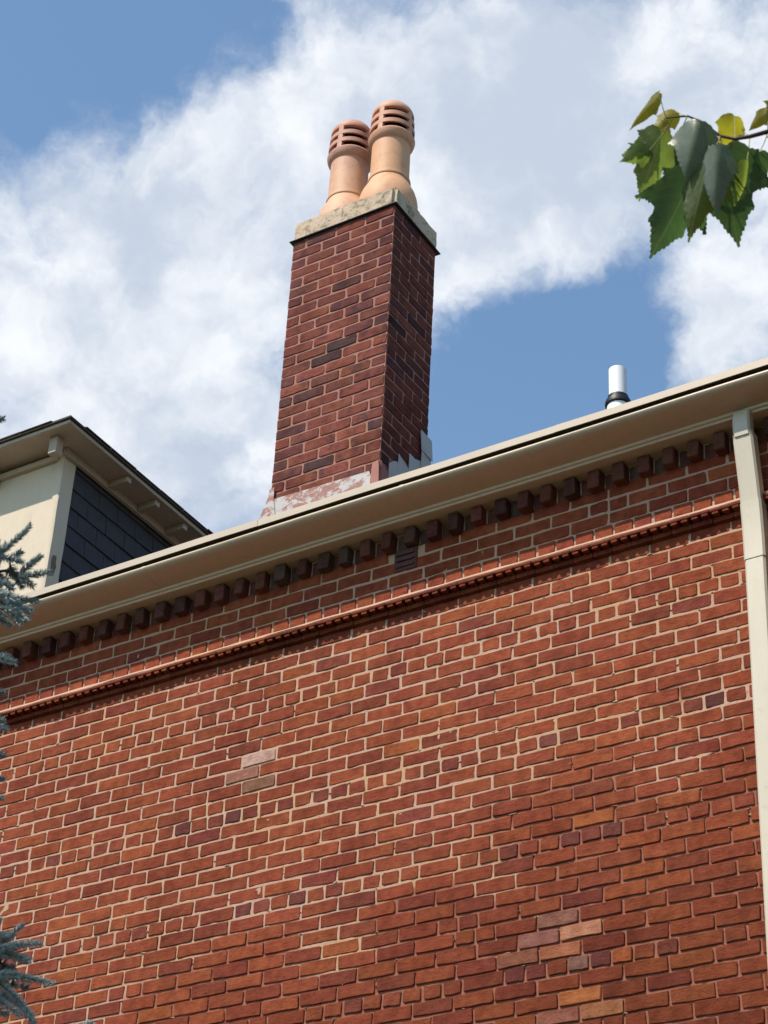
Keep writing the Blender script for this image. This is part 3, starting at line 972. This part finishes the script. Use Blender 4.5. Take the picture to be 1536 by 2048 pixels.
# corner board on the side face, uneven edge
mb = MB(); nn = 26; v = []; f = []
for i in range(nn+1):
    z_ = 6.7+(DEZ-6.7)*i/nn
    e1 = (float(vnoise(z_*13, 2.2))-.5)*.014; e2 = (float(vnoise(z_*9, 7.2))-.5)*.006
    v += [(DXR-.04, DY-.008+e1*.3, z_), (DXR-.004+e1*.5, DY-.010, z_), (DXR+.010, DY-.002+e2, z_), (DXR+.012, DY+.118+e2, z_), (DXR-.04, DY+.118, z_)]
for i in range(nn):
    for k in range(5):
        j = (k+1) % 5; f.append((i*5+k, i*5+j, i*5+5+j, i*5+5+k))
mb.add(v, f); put(mb, 'corner_board', M['cream'], dm, True)
# bare patch at the foot of the board
pp = ray(101, 1120); pp = pp*((DY-.012)/pp.y)
mb = MB(); pts = []
for i in range(14):
    a = 2*math.pi*i/14; r_ = 1+(random.Random(i).random()-.5)*.35
    pts.append((DXR+.0135, DY+.045+math.cos(a)*.026*r_, pp.z+.0+math.sin(a)*.085*r_))
mb.add(pts+[(DXR+.0125, DY+.045, pp.z)], [(i, (i+1) % 14, 14) for i in range(14)])
put(mb, 'peeled_patch', plain('bare_wood', (.20, .15, .125), .9, .1, .3, 30), dm)
# slates on the side
EXP, SWD = .145, .205
sv = []
for i in range(6):
    r = random.Random(200+i); mb = MB(); w = SWD-.006
    z0 = r.uniform(-.002, .002)
    mb.add([(.000, 0, z0), (.000, w, z0+r.uniform(-.002, .002)), (-.014, w, EXP+.03), (-.014, 0, EXP+.03), (-.009, 0, z0), (-.009, w, z0), (-.018, w, EXP+.03), (-.018, 0, EXP+.03)],
           [(0, 1, 2, 3), (7, 6, 5, 4), (0, 4, 5, 1), (1, 5, 6, 2), (3, 2, 6, 7), (0, 3, 7, 4)])
    so = mb.obj('slate', M['slate']); sv.append(so.data); bpy.data.objects.remove(so)
so_ = random.Random(9)
row = 0; z_ = 8.077+EXP*3
zr = []
while z_ > 6.9:
    zr.append(z_); z_ -= EXP
for row, z_ in enumerate(zr):
    y_ = DY+.122-(SWD*.5 if row % 2 else 0)+so_.uniform(-.012, .012)
    while y_ < 11.0:
        y0_, y1_ = max(y_, DY+.122), y_+SWD
        if y1_-y0_ > .04 and z_ > rz(y1_)-.25 and not (z_+EXP > DEZ+.06):
            o = bpy.data.objects.new('slate', so_.choice(sv))
            o.location = Vector((DXR+.002+so_.uniform(-.001, .0015), y0_, z_))-Vector((DXR, DY, 7.0))
            o.scale = (1, (y1_-y0_)/SWD, 1)
            COL.objects.link(o); o.parent = dm
        y_ += SWD
# eaves: boarded soffit, frieze, rafter tails, roof sheet with hips
ex, ey = DXR+OV-.012, DY-OV
mb = MB(); mb.box((DXL-OV, ey+.02, DEZ+.006), (ex-.02, DYB, DEZ+.020)); put(mb, 'soffit', M['soffit'], dm)
mb = MB(); mb.box((DXL-OV, ey, DEZ-.004), (ex, ey+.018, DEZ+.024), .003); put(mb, 'fascia', M['soffit'], dm)
mb = MB(); mb.box((ex-.018, ey+.02, DEZ-.004), (ex, DYB, DEZ+.024), .003); put(mb, 'fascia', M['soffit'], dm)
mb = MB(); mb.box((DXL, DY-.035, DEZ-.075), (DXR-.03, DY-.001, DEZ-.035), .004); put(mb, 'frieze_board', M['soffit'], dm)
mb = MB(); mb.box((DXR+.013, DY-.03, DEZ-.055), (DXR+.045, DYB, DEZ+.005), .003); put(mb, 'frieze_board', M['soffit'], dm)
mb = MB(); mb.box((DXR+.005, DY-.17, DEZ-.135), (DXR+.075, DY-.10, DEZ+.005), .004); put(mb, 'corner_bracket', M['soffit'], dm)
mb = MB(); mb.box((DXR-.62, DY-.16, DEZ-.13), (DXR-.55, DY-.002, DEZ+.005), .012); put(mb, 'rafter_tail', M['soffit'], dm)
for yy in (9.33, 9.66, 9.99, 10.32):
    mb = MB(); mb.box((DXR+.046, yy, DEZ-.045), (ex-.03, yy+.05, DEZ+.005), .004); put(mb, 'rafter_tail', M['soffit'], dm)
mb = MB(); t0 = DEZ+.025; ox = .018
A = (DXL-OV-ox, ey-ox); B = (ex+ox, ey-ox); Cc = (ex+ox, DYB+.3); Dd = (DXL-OV-ox, DYB+.3)
rp = [(DXL+1.0, DY+1.1), (DXR-1.0, DY+1.1), (DXR-1.0, DYB+.3), (DXL+1.0, DYB+.3)]
v = [(*A, t0), (*B, t0), (*Cc, t0), (*Dd, t0), (*A, t0+.014), (*B, t0+.014), (*Cc, t0+.014), (*Dd, t0+.014)]+[(x_, y_, t0+.35) for x_, y_ in rp]
mb.add(v, [(3, 2, 1, 0), (0, 1, 5, 4), (1, 2, 6, 5), (2, 3, 7, 6), (3, 0, 4, 7), (4, 5, 9, 8), (5, 6, 10, 9), (7, 4, 8, 11), (8, 9, 10, 11), (6, 7, 11, 10)])
put(mb, 'dormer_roof', M['roof'], dm)
# shingle course lips along the two eaves
sr = random.Random(4)
for i in range(10):
    xa = ex+ox-.16-.28*(i+1); mb = MB(); d_ = sr.uniform(.0, .010)
    mb.box((xa+.003, ey-ox-.006-d_, t0+.015), (xa+.277, ey+.14, t0+.021+.003*(i % 2)))
    for v_ in mb.v:
        if v_.y > ey+.1: v_.z += .045
    put(mb, 'shingle', M['roof'], dm)
for i in range(8):
    ya = ey-ox+.16+.28*i; mb = MB(); d_ = sr.uniform(.0, .010)
    mb.box((ex-.14, ya+.003, t0+.015), (ex+ox+.006+d_, ya+.277, t0+.021+.003*(i % 2)))
    for v_ in mb.v:
        if v_.x < ex-.1: v_.z += .045
    put(mb, 'shingle', M['roof'], dm)

# ------------------------------------------------------------------ maple
def leaf_material(name, col, trans, rough=.42):
    m, n, l, b = new_mat(name)
    uv = n.new('ShaderNodeAttribute'); uv.attribute_name = 'leafuv'
    sep = n.new('ShaderNodeSeparateXYZ'); l.new(uv.outputs['Vector'], sep.inputs[0])
    def mth(op, a, b_=0.0):
        q = n.new('ShaderNodeMath'); q.operation = op
        for i, v in enumerate((a, b_)):
            if isinstance(v, (int, float)): q.inputs[i].default_value = v
            else: l.new(v, q.inputs[i])
        return q.outputs[0]
    au = mth('ABSOLUTE', sep.outputs['X'])
    mid = mth('LESS_THAN', au, .014)
    # side veins run outwards and up from the midrib
    w = mth('FRACT', mth('MULTIPLY', mth('SUBTRACT', sep.outputs['Y'], mth('MULTIPLY', au, .75)), 7.5))
    side = mth('LESS_THAN', mth('ABSOLUTE', mth('SUBTRACT', w, .5)), .07)
    vein = mth('MAXIMUM', mid, mth('MULTIPLY', side, .18))
    no = n.new('ShaderNodeTexNoise'); no.inputs['Scale'].default_value = 26; no.inputs['Detail'].default_value = 5
    geo = n.new('ShaderNodeNewGeometry'); l.new(geo.outputs['Position'], no.inputs['Vector'])
    oi = n.new('ShaderNodeObjectInfo')
    a = n.new('ShaderNodeMix'); a.data_type = 'RGBA'; l.new(no.outputs['Fac'], a.inputs['Factor'])
    a.inputs['A'].default_value = (*[c*.7 for c in col], 1); a.inputs['B'].default_value = (*[c*1.3 for c in col], 1)
    c2 = n.new('ShaderNodeMix'); c2.data_type = 'RGBA'; l.new(vein, c2.inputs['Factor']); l.new(a.outputs['Result'], c2.inputs['A'])
    c2.inputs['B'].default_value = (.26, .28, .14, 1)
    l.new(c2.outputs['Result'], b.inputs['Base Color'])
    b.inputs['Roughness'].default_value = rough; b.inputs['Specular IOR Level'].default_value = .5
    tr = n.new('ShaderNodeBsdfTranslucent')
    tm = n.new('ShaderNodeMix'); tm.data_type = 'RGBA'; tm.blend_type = 'MULTIPLY'; tm.inputs['Factor'].default_value = 1
    cc = n.new('ShaderNodeMapRange'); l.new(no.outputs['Fac'], cc.inputs['Value']); cc.inputs['To Min'].default_value = .6; cc.inputs['To Max'].default_value = 1.2
    tm.inputs['A'].default_value = (*trans, 1); l.new(cc.outputs[0], tm.inputs['B'])
    l.new(tm.outputs['Result'], tr.inputs['Color'])
    ms = n.new('ShaderNodeMixShader'); ms.inputs[0].default_value = .5
    l.new(b.outputs[0], ms.inputs[1]); l.new(tr.outputs[0], ms.inputs[2])
    l.new(ms.outputs[0], n['Material Output'].inputs['Surface'])
    bp = n.new('ShaderNodeBump'); bp.inputs['Strength'].default_value = .5; bp.inputs['Distance'].default_value = .004
    l.new(mth('ADD', no.outputs['Fac'], mth('MULTIPLY', vein, -.5)), bp.inputs['Height']); l.new(bp.outputs[0], b.inputs['Normal'])
    return m


LM = {'dark': leaf_material('dark_green_leaf', (.046, .082, .044), (.10, .20, .05)),
      'mid': leaf_material('green_leaf', (.085, .125, .04), (.36, .50, .07)),
      'yellow': leaf_material('yellow_green_leaf', (.24, .22, .03), (.75, .68, .04)),
      'silver': leaf_material('sky_sheen_leaf', (.22, .27, .20), (.12, .18, .07), .38)}  # pale grey base: sky reflected on the upper side put into the colour
def toothed(pts, n=3, amp=.016, seed=1):
    """saw teeth pointing towards the tip along an outline"""
    r = random.Random(seed); out = [pts[0]]
    for a, b in zip(pts[:-1], pts[1:]):
        L_ = math.hypot(b[0]-a[0], b[1]-a[1])
        k = max(1, int(L_/.045))
        for i in range(k):
            t1 = (i+.62)/k; t2 = (i+1)/k
            nx_, ny_ = (b[1]-a[1])/L_, -(b[0]-a[0])/L_
            s_ = amp*r.uniform(.5, 1.2)
            if a[1] > .02 and k > 1: out.append((a[0]+(b[0]-a[0])*t1+nx_*s_, a[1]+(b[1]-a[1])*t1+ny_*s_+s_*.5))
            out.append((a[0]+(b[0]-a[0])*t2-nx_*s_*.3, a[1]+(b[1]-a[1])*t2-ny_*s_*.3) if i < k-1 else b)
    return out


HALF = toothed([(0, 0), (.08, -.06), (.18, -.07), (.26, -.02), (.31, .04), (.42, .07), (.35, .14), (.38, .22), (.44, .33), (.56, .52), (.43, .49), (.34, .50), (.27, .53), (.25, .60), (.27, .68), (.18, .76), (.12, .88), (.05, .98), (0, 1.10)])
SIMPLE = toothed([(0, 0), (.10, -.04), (.21, -.01), (.30, .07), (.36, .16), (.40, .27), (.46, .40), (.35, .43), (.29, .52), (.26, .62), (.22, .70), (.15, .82), (.07, .94), (0, 1.08)], seed=2)


_LEAF = {}


def leaf(base, tip, wide, roll, kind, parent, half=HALF, fold=.25, droop=.15, seed=0, view=None):
    base = Vector(base); tip = Vector(tip); L_ = (tip-base).length
    yv = (tip-base).normalized()
    tocam = -(base+tip).normalized() if view is None else view
    xv = yv.cross(tocam).normalized(); zv = xv.cross(yv).normalized()
    rot = Matrix.Rotation(roll, 3, yv); xv = rot @ xv; zv = rot @ zv
    key = id(half)
    if key not in _LEAF:
        out = [Vector(p) for p in half]+[Vector((-x, y)) for x, y in reversed(half[1:-1])]
        n = len(out); pts = list(out); edges = [(i, (i+1) % n) for i in range(n)]
        for yy in np.arange(-.04, 1.0, .055):
            for xx in np.arange(-.5, .51, .055): pts.append(Vector((xx+.003, yy)))
        for yy in np.arange(.03, 1.05, .04): pts.append(Vector((0.0, yy)))
        vs, es, fs, *_ = delaunay_2d_cdt(pts, edges, [list(range(n))], 1, 1e-4)
        _LEAF[key] = (vs, fs)
    vs, fs = _LEAF[key]
    V = []; UV = []; F = [tuple(q) for q in fs]
    for p in vs:
        px, py = p.x, p.y
        vein = abs(math.sin((py-abs(px)*.75)*7.5*math.pi))
        pz = -fold*(math.sqrt(px*px+.0009)-.03) - droop*(py-.3)**2 + .11*math.sin(py*6+seed)*px*px*4*.35 + .020*math.sin(px*8+seed*1.7+py*5) + .013*vein*min(1, abs(px)*8) - .05*max(0, py-.8)
        V.append(base+(xv*px*wide+yv*py/1.08+zv*pz)*L_); UV.append((px, py, 0))
    o0 = loc_of(parent)
    ob = mesh_obj('leaf', [v-o0 for v in V], F, LM[kind], parent, smooth=True)
    a = ob.data.attributes.new('leafuv', 'FLOAT_VECTOR', 'POINT'); a.data.foreach_set('vector', np.array(UV, np.float32).reshape(-1))
    return ob


DM = 5.8
trunk_x = at(2150, 300, DM)
mt = empty('maple_tree', (trunk_x.x+.9, trunk_x.y, GROUND_Z))
tag(mt, 'maple branch with hanging lobed green and yellow green leaves reaching in from the right', 'tree')
bark = plain('grey_brown_bark', (.07, .055, .045), .9, .2, .3, 20, bump=.8)
mb = MB(); tb = Vector((trunk_x.x+.9, trunk_x.y, 0))
mb.tube([tb+Vector((0, 0, GROUND_Z)), tb+Vector((.03, .02, 1)), tb+Vector((-.02, .05, 3)), tb+Vector((.05, 0, 5.2)), tb+Vector((.1, .1, 7.5))], [.19, .15, .13, .10, .03], 14)
put(mb, 'trunk', bark, mt, True)
mb = MB()
limb = [tb+Vector((-.02, .04, 3.2)), at(2050, 150, DM), at(1800, 205, DM), at(1620, 240, DM), at(1536, 263, DM), at(1500, 273, DM), at(1470, 278, DM+.02), at(1440, 272, DM+.04), at(1404, 244, DM+.05), at(1375, 232, DM+.06), at(1332, 236, DM+.08)]
mb.tube(limb, [.04, .02, .012, .0085, .0065, .0058, .0048, .004, .0034, .003, .002], 8)
put(mb, 'branch', plain('red_brown_twig', (.055, .028, .025), .7, .3, .3, 30), mt, True)
pet = MB()
LV = [  # base px, tip px, dbase, dtip, wide, roll deg, kind, outline, fold, droop
    ((1322, 262), (1283, 396), .10, .06, .72, -12, 'mid', HALF, .25, .12),
    ((1322, 238), (1310, 300), .16, .12, .55, 40, 'yellow', SIMPLE, .5, .1),
    ((1318, 186), (1256, 262), .05, .12, .42, 40, 'yellow', SIMPLE, .3, .05),
    ((1353, 222), (1304, 262), .18, .12, .62, 20, 'yellow', SIMPLE, .3, .1),
    ((1398, 240), (1371, 352), -.02, -.07, .92, 8, 'silver', SIMPLE, .55, .25),
    ((1470, 232), (1440, 300), .10, .12, .95, -10, 'yellow', SIMPLE, .2, .1),
    ((1478, 250), (1452, 300), .14, .12, .8, 30, 'mid', SIMPLE, .2, .1),
    ((1386, 352), (1305, 514), -.02, -.02, .82, -12, 'dark', HALF, .2, .1),
    ((1424, 300), (1374, 472), -.05, -.10, .62, 14, 'mid', HALF, .35, .2),
    ((1432, 290), (1430, 428), -.08, -.12, .62, 14, 'silver', SIMPLE, .4, .2),
    ((1446, 298), (1474, 492), .00, .02, .85, 10, 'dark', HALF, .2, .12),
    ((1494, 322), (1480, 404), -.05, -.02, .55, -35, 'mid', SIMPLE, .5, .1),
    ((1520, 303), (1528, 367), .0, .02, .75, 10, 'dark', SIMPLE, .2, .1),
    ((1534, 222), (1496, 262), .02, .06, .75, 25, 'yellow', SIMPLE, .3, .1),
    ((1560, 205), (1520, 238), .06, .08, .8, -10, 'yellow', HALF, .3, .1),
    ((1580, 240), (1532, 275), -.02, .0, .7, 20, 'mid', SIMPLE, .3, .1),
    ((1345, 290), (1345, 356), .14, .16, .8, 20, 'dark', HALF, .3, .1),
    ((1300, 300), (1242, 322), .08, .05, .8, 10, 'mid', HALF, .3, .1),
]
ATT = [(1345, 238), (1332, 236), (1332, 236), (1375, 232), (1404, 244), (1470, 278), (1500, 273), (1404, 244), (1440, 272), (1440, 272), (1440, 272), (1500, 273), (1536, 263), (1536, 263), (1620, 240), (1620, 240), (1375, 232), (1345, 238)]
for i, ((b0, t0_, db, dt, wd_, rl, kd, hf, fo, dr), at0) in enumerate(zip(LV, ATT)):
    bp_ = at(*b0, DM+db); tp_ = at(*t0_, DM+dt)
    leaf(bp_, tp_, wd_, math.radians(rl), kd, mt, hf, fo, dr, i)
    a0 = at(*at0, DM+.04)
    pet.tube([a0, (a0+bp_)/2+Vector((0, 0, -.006)), bp_], [.0016, .0013, .0012], 5)
put(pet, 'petioles', plain('pale_petiole', (.30, .28, .10), .6, .3), mt, True)
# the rest of the branch, out of the picture to the right
lr = random.Random(17)
for i in range(46):
    px = lr.uniform(1640, 2250); py = lr.uniform(60, 420); dd = DM+lr.uniform(-.5, .6)
    b0 = at(px, py, dd); tp = b0+Vector((lr.uniform(-.06, .06), lr.uniform(-.06, .06), -lr.uniform(.07, .14)))
    leaf(b0, tp, lr.uniform(.8, 1.05), math.radians(lr.uniform(-60, 60)), lr.choice(['mid', 'dark', 'mid', 'yellow']), mt, lr.choice([HALF, SIMPLE]), .3, .15, 100+i)

# the crown beyond the frame, added to cut the sky fill: leaf-sized faces in clumps round the limbs
cv = []; cf = []
kr = np.random.default_rng(12)
sd = sun_dir
cen = Vector((tb.x+1.0, tb.y+.4, 6.4))
clumps = []
while len(clumps) < 120:
    q = Vector(kr.normal(0, 1, 3)).normalized()*kr.uniform(.35, 1)**.6
    clumps.append((cen+Vector((q.x*3.0, q.y*3.0, q.z*2.6)), kr.uniform(.35, .7)))
for c0, rad_ in clumps:
    for i in range(190):
        p = c0+Vector(kr.normal(0, .5, 3))*rad_
        d = p.dot(_f)
        if d > 0:
            u = 768+FPX*p.dot(_r)/d; v = 1024-FPX*p.dot(_u)/d
            if -500 < u < 1536+750 and -700 < v < 2600: continue
        if p.length < 3.6 or p.z < 2.2: continue
        t_ = (8-p.y)/(-sd.y*-1) if False else (8-p.y)/(-sd.y)
        hit = p-sd*t_
        if -10.5 < hit.x < -1.9 and hit.z > 2: continue
        w_ = p-at(1420, 340, DM)
        if (w_-sd*w_.dot(sd)).length < 1.5: continue
        a = Vector(kr.normal(0, 1, 3)).normalized(); b = a.cross(Vector(kr.normal(0, 1, 3))).normalized()
        s_ = kr.uniform(.045, .07); k = len(cv); nn_ = a.cross(b)*s_
        cv += [p-a*s_, p+b*s_*.75-a*s_*.35+nn_*.2, p+b*s_*1.0+a*s_*.30+nn_*.3, p+b*s_*.35+a*s_*.35, p+a*s_*1.3-nn_*.15, p-b*s_*.35+a*s_*.35, p-b*s_*1.0+a*s_*.30+nn_*.3, p-b*s_*.75-a*s_*.35+nn_*.2]; cf.append(tuple(range(k, k+8)))
o0 = loc_of(mt)
t = NT('unseen_crown_leaf', .6, .3); t.color(t.mix(t.noise(3, 3), (.035, .065, .02), (.07, .11, .03)))
tag(mesh_obj('unseen_crown', [v-o0 for v in cv], cf, t.m, mt), kind='stuff')
mb = MB()
for i in range(9):
    e_ = clumps[i*9][0]; s0 = tb+Vector((0, 0, 3.2+i*.35)); mid_ = (s0+e_)/2+Vector((0, 0, .35))
    ok = True
    for q in (mid_, e_):
        d = q.dot(_f)
        if d > 0 and -500 < 768+FPX*q.dot(_r)/d < 2300: ok = False
    if ok: mb.tube([s0, mid_, e_], [.06, .035, .012], 8)
if mb.v: tag(put(mb, 'limbs', bark, mt, True), kind='stuff')

# ------------------------------------------------------------------ blue spruce
DS = 6.4
t = NT('blue_spruce_needle', .55, .35)
oi = t.n.new('ShaderNodeAttribute'); oi.attribute_name = 'shade'
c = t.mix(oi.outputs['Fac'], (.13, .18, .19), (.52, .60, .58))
t.color(c); needle_m = t.m
t = NT('spruce_twig_bark', .9, .1); t.color(t.mix(t.noise(80, 4), (.06, .042, .03), (.12, .085, .06))); twig_m = t.m
tr0 = at(-760, 1500, DS+.3)
st = empty('blue_spruce', (tr0.x, tr0.y, GROUND_Z))
tag(st, 'blue spruce with frosty grey needles, its shoots reaching in at the left edge', 'tree')
mb = MB(); b_ = Vector((tr0.x, tr0.y, 0))
mb.tube([b_+Vector((0, 0, GROUND_Z)), b_+Vector((.02, 0, 1)), b_+Vector((0, .02, 3)), b_+Vector((0, 0, 5.0))], [.11, .085, .05, .010], 12)
put(mb, 'trunk', bark, st, True)
nr = np.random.default_rng(5)
NV = []; NF = []; NS = []
TW = MB()


def shoot(a, b, rad=.020, dens=2600, len_n=.021, light=.8):
    """needle-covered shoot from a to b"""
    a = Vector(a); b = Vector(b); L_ = (b-a).length
    d = (b-a).normalized()
    side = d.cross(Vector((.2, .5, .8))).normalized(); up = side.cross(d)
    bend = Vector(nr.normal(0, .05, 3))*L_
    P_ = lambda t_: a.lerp(b, t_)+bend*(4*t_*(1-t_))*.5
    TW.tube([P_(0), P_(.33), P_(.66), P_(1)], [.0032, .0026, .0021, .0013], 5)
    n = int(L_*dens)
    for i in range(n):
        t_ = (i+nr.random())/n
        p = P_(t_); ang = nr.random()*2*math.pi
        rad_dir = side*math.cos(ang)+up*math.sin(ang)
        lean = 1.0+.9*t_**3+nr.normal(0, .15)          # needles lean forward, more so at the tip
        dirn = (rad_dir+d*(.55*lean)+Vector((0, 0, .28))).normalized()
        ln = len_n*(.75+.5*nr.random())*(1-.25*t_)
        tip = p+dirn*ln
        w = .0011
        q = dirn.cross(d).normalized()*w; q2 = dirn.cross(q).normalized()*w
        k = len(NV)
        NV.extend([p+q, p-q*.5+q2*.87, p-q*.5-q2*.87, p.lerp(tip, .55)+q, p.lerp(tip, .55)-q*.5+q2*.87, p.lerp(tip, .55)-q*.5-q2*.87, tip])
        NF.extend([(k, k+1, k+4, k+3), (k+1, k+2, k+5, k+4), (k+2, k, k+3, k+5), (k+3, k+4, k+6), (k+4, k+5, k+6), (k+5, k+3, k+6)])
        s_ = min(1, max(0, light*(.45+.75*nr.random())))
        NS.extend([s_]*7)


S = [((-40, 1215), (28, 1222), -.12, -.16, .8), ((-50, 1160), (22, 1172), -.05, -.08, .6), ((-30, 1225), (22, 1250), -.1, -.14, .6), ((-30, 1200), (55, 1238), -.05, -.08, .45), ((-50, 1900), (28, 1892), -.04, -.06, .7),
    ((-40, 1950), (35, 1952), -.06, -.08, .6), ((-30, 1985), (40, 2030), -.08, -.1, .7), ((-50, 1865), (18, 1880), .0, .0, .5), ((-50, 2010), (15, 2030), -.05, -.05, .6),
     # (px a) (px b) depth a, depth b, lightness
    ((-60, 1150), (60, 1052), 0, .02, .45), ((-40, 1190), (12, 1090), .05, .05, .5), ((0, 1120), (-20, 1040), 0, 0, .4),
    ((-30, 1110), (45, 1125), .0, -.02, .55), ((20, 1120), (42, 1104), .02, .02, .4), ((40, 1150), (82, 1113), .0, .02, .45), ((35, 1158), (100, 1146), -.02, -.04, .55),
    ((20, 1130), (45, 1175), .02, .02, .4), ((10, 1140), (66, 1172), .02, .05, .35), ((-50, 1170), (30, 1200), -.1, -.15, .7), ((-20, 1180), (40, 1250), -.08, -.12, .75),
    ((-10, 1175), (62, 1222), -.06, -.08, .6), ((-10, 1190), (75, 1203), -.02, -.04, .6), ((-60, 1200), (20, 1188), -.15, -.2, .85), ((-40, 1210), (8, 1236), -.1, -.1, .5),
    ((-30, 1150), (15, 1160), .05, .05, .4), ((-80, 1180), (-5, 1215), -.1, -.15, .7), ((10, 1190), (50, 1240), -.05, -.12, .8), ((-20, 1130), (25, 1180), .06, .06, .35),
    ((-60, 1300), (30, 1326), -.1, -.15, .9), ((-40, 1310), (20, 1316), -.08, -.1, .7), ((-60, 1450), (13, 1456), -.1, -.12, .85), ((-50, 1370), (8, 1385), .1, .1, .3),
    ((-50, 1505), (8, 1510), .1, .1, .3), ((-60, 1545), (6, 1560), .1, .1, .35), ((-40, 1590), (4, 1596), 0, 0, .35), ((-40, 1440), (6, 1440), 0, 0, .5), ((-50, 840), (7, 838), .1, .1, .2),
    ((-10, 1900), (45, 1850), .0, .03, .6), ((-40, 1880), (0, 1840), 0, 0, .5), ((15, 1895), (82, 1888), -.03, -.05, .85), ((-20, 1905), (55, 1918), -.02, -.05, .7),
    ((20, 1912), (60, 1922), .08, .1, .3), ((-50, 1930), (5, 1910), -.05, -.05, .6), ((0, 1945), (105, 1968), -.02, -.04, .85), ((-10, 1940), (60, 1960), .0, .02, .45),
    ((-20, 1950), (55, 1975), .08, .08, .3), ((-10, 1960), (66, 2035), -.04, -.10, .8), ((-30, 1970), (45, 2010), .0, 0, .5), ((20, 1985), (68, 2046), -.02, -.02, .7), ((-40, 1990), (25, 2000), .05, .05, .4),
    ((-60, 1890), (20, 1870), .05, .05, .5), ((-50, 1960), (-2, 1990), -.1, -.1, .6), ((60, 2120), (182, 2046), 0, .02, .8), ((60, 2130), (150, 2056), .02, .02, .6), ((-30, 2080), (60, 2090), 0, 0, .6), ((-30, 1925), (30, 1935), .03, .03, .5),
    ((-50, 1860), (10, 1905), .04, .0, .5), ((0, 1915), (40, 1890), -.02, -.02, .6),
]
for a_, b2, da, db_, li in S:
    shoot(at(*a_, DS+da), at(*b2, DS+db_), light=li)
BOUGHS = ([(-760, 1080, .3), (-400, 1130, .1), (-120, 1160, 0), (20, 1140, .0), (42, 1158, 0)], [(-760, 1780, .3), (-400, 1880, .1), (-100, 1930, 0), (0, 1925, 0), (30, 1945, 0)],
            [(-760, 1250, .3), (-350, 1300, 0), (-60, 1305, -.08)], [(-760, 1400, .3), (-350, 1440, .1), (-55, 1450, -.05)], [(-760, 1560, .3), (-300, 1560, .1), (-50, 1560, .1)],
            [(-760, 2000, .3), (-300, 2100, 0), (60, 2125, 0)], [(-760, 900, .3), (-350, 900, .1), (-45, 842, .1)])
BW = [[at(x_, y_, DS+d_) for x_, y_, d_ in pts] for pts in BOUGHS]
# every shoot hangs on the nearest bough
for a_, b2, da, db_, li in S:
    a3 = at(*a_, DS+da); best = None
    for pl in BW:
        for p0, p1 in zip(pl[:-1], pl[1:]):
            t_ = max(0, min(1, (a3-p0).dot(p1-p0)/(p1-p0).length_squared-.05)); q = p0.lerp(p1, t_)
            if best is None or (q-a3).length < (best-a3).length: best = q
    TW.tube([best, a3], [.0035, .003], 5)


def clear_of_frame(p, m=70):
    d = p.dot(_f)
    if d <= 0: return True
    u = 768+FPX*p.dot(_r)/d; v = 1024-FPX*p.dot(_u)/d
    return u < -m or u > 1536+m or v < -m or v > 2048+m


def side_shoots(pl, n, spread, dens):
    for i in range(n):
        f_ = .12+.88*(i+nr.random())/n; seg = f_*(len(pl)-1); k = min(int(seg), len(pl)-2)
        q = pl[k].lerp(pl[k+1], seg-k); d = (pl[k+1]-pl[k]).normalized()
        sd_ = d.cross(Vector((0, 0, 1))).normalized()*(1 if i % 2 else -1)
        ln = spread*(1.15-f_)*nr.uniform(.7, 1.1)+.05
        e1 = q+(d*.75+sd_*.8+Vector((0, 0, nr.uniform(-.25, .1)))).normalized()*ln
        if clear_of_frame(q) and clear_of_frame(e1):
            shoot(q, e1, dens=dens, light=nr.uniform(.45, .8))


for pl in BW: side_shoots(pl, 44, .30, 800)
XB = MB()
for i in range(80):
    z0 = -.6+5.4*(i/80)**.9; a0 = i*2.399+nr.uniform(-.2, .2)
    L_ = 1.35*(1-(z0+.8)/6.6)+.18
    dr = Vector((math.cos(a0), math.sin(a0), -.12))
    p0 = Vector((tr0.x, tr0.y, z0)); pl = [p0, p0+dr*L_*.5, p0+dr*L_+Vector((0, 0, .06))]
    if not all(clear_of_frame(p0.lerp(pl[2], t_), 110) for t_ in (0, .3, .6, .8, 1)): continue
    XB.tube(pl, [.016, .010, .003], 6)
    side_shoots(pl, int(10+L_*20), .27, 560)
    shoot(pl[1], pl[2], dens=600, light=.7)
tag(put(XB, 'side_boughs', twig_m, st), kind='stuff')
BR = MB()
for pts in BOUGHS:
    BR.tube([at(x_, y_, DS+d_) for x_, y_, d_ in pts], [.022, .013, .007, .0045, .003][:len(pts)], 7)
put(BR, 'boughs', twig_m, st, True)
tag(put(TW, 'twigs', twig_m, st), kind='stuff')
o0 = loc_of(st)
nd = mesh_obj('needles', [v-o0 for v in NV], NF, needle_m, st)
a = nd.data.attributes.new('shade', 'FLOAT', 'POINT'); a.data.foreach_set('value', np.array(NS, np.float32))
tag(nd, kind='stuff')
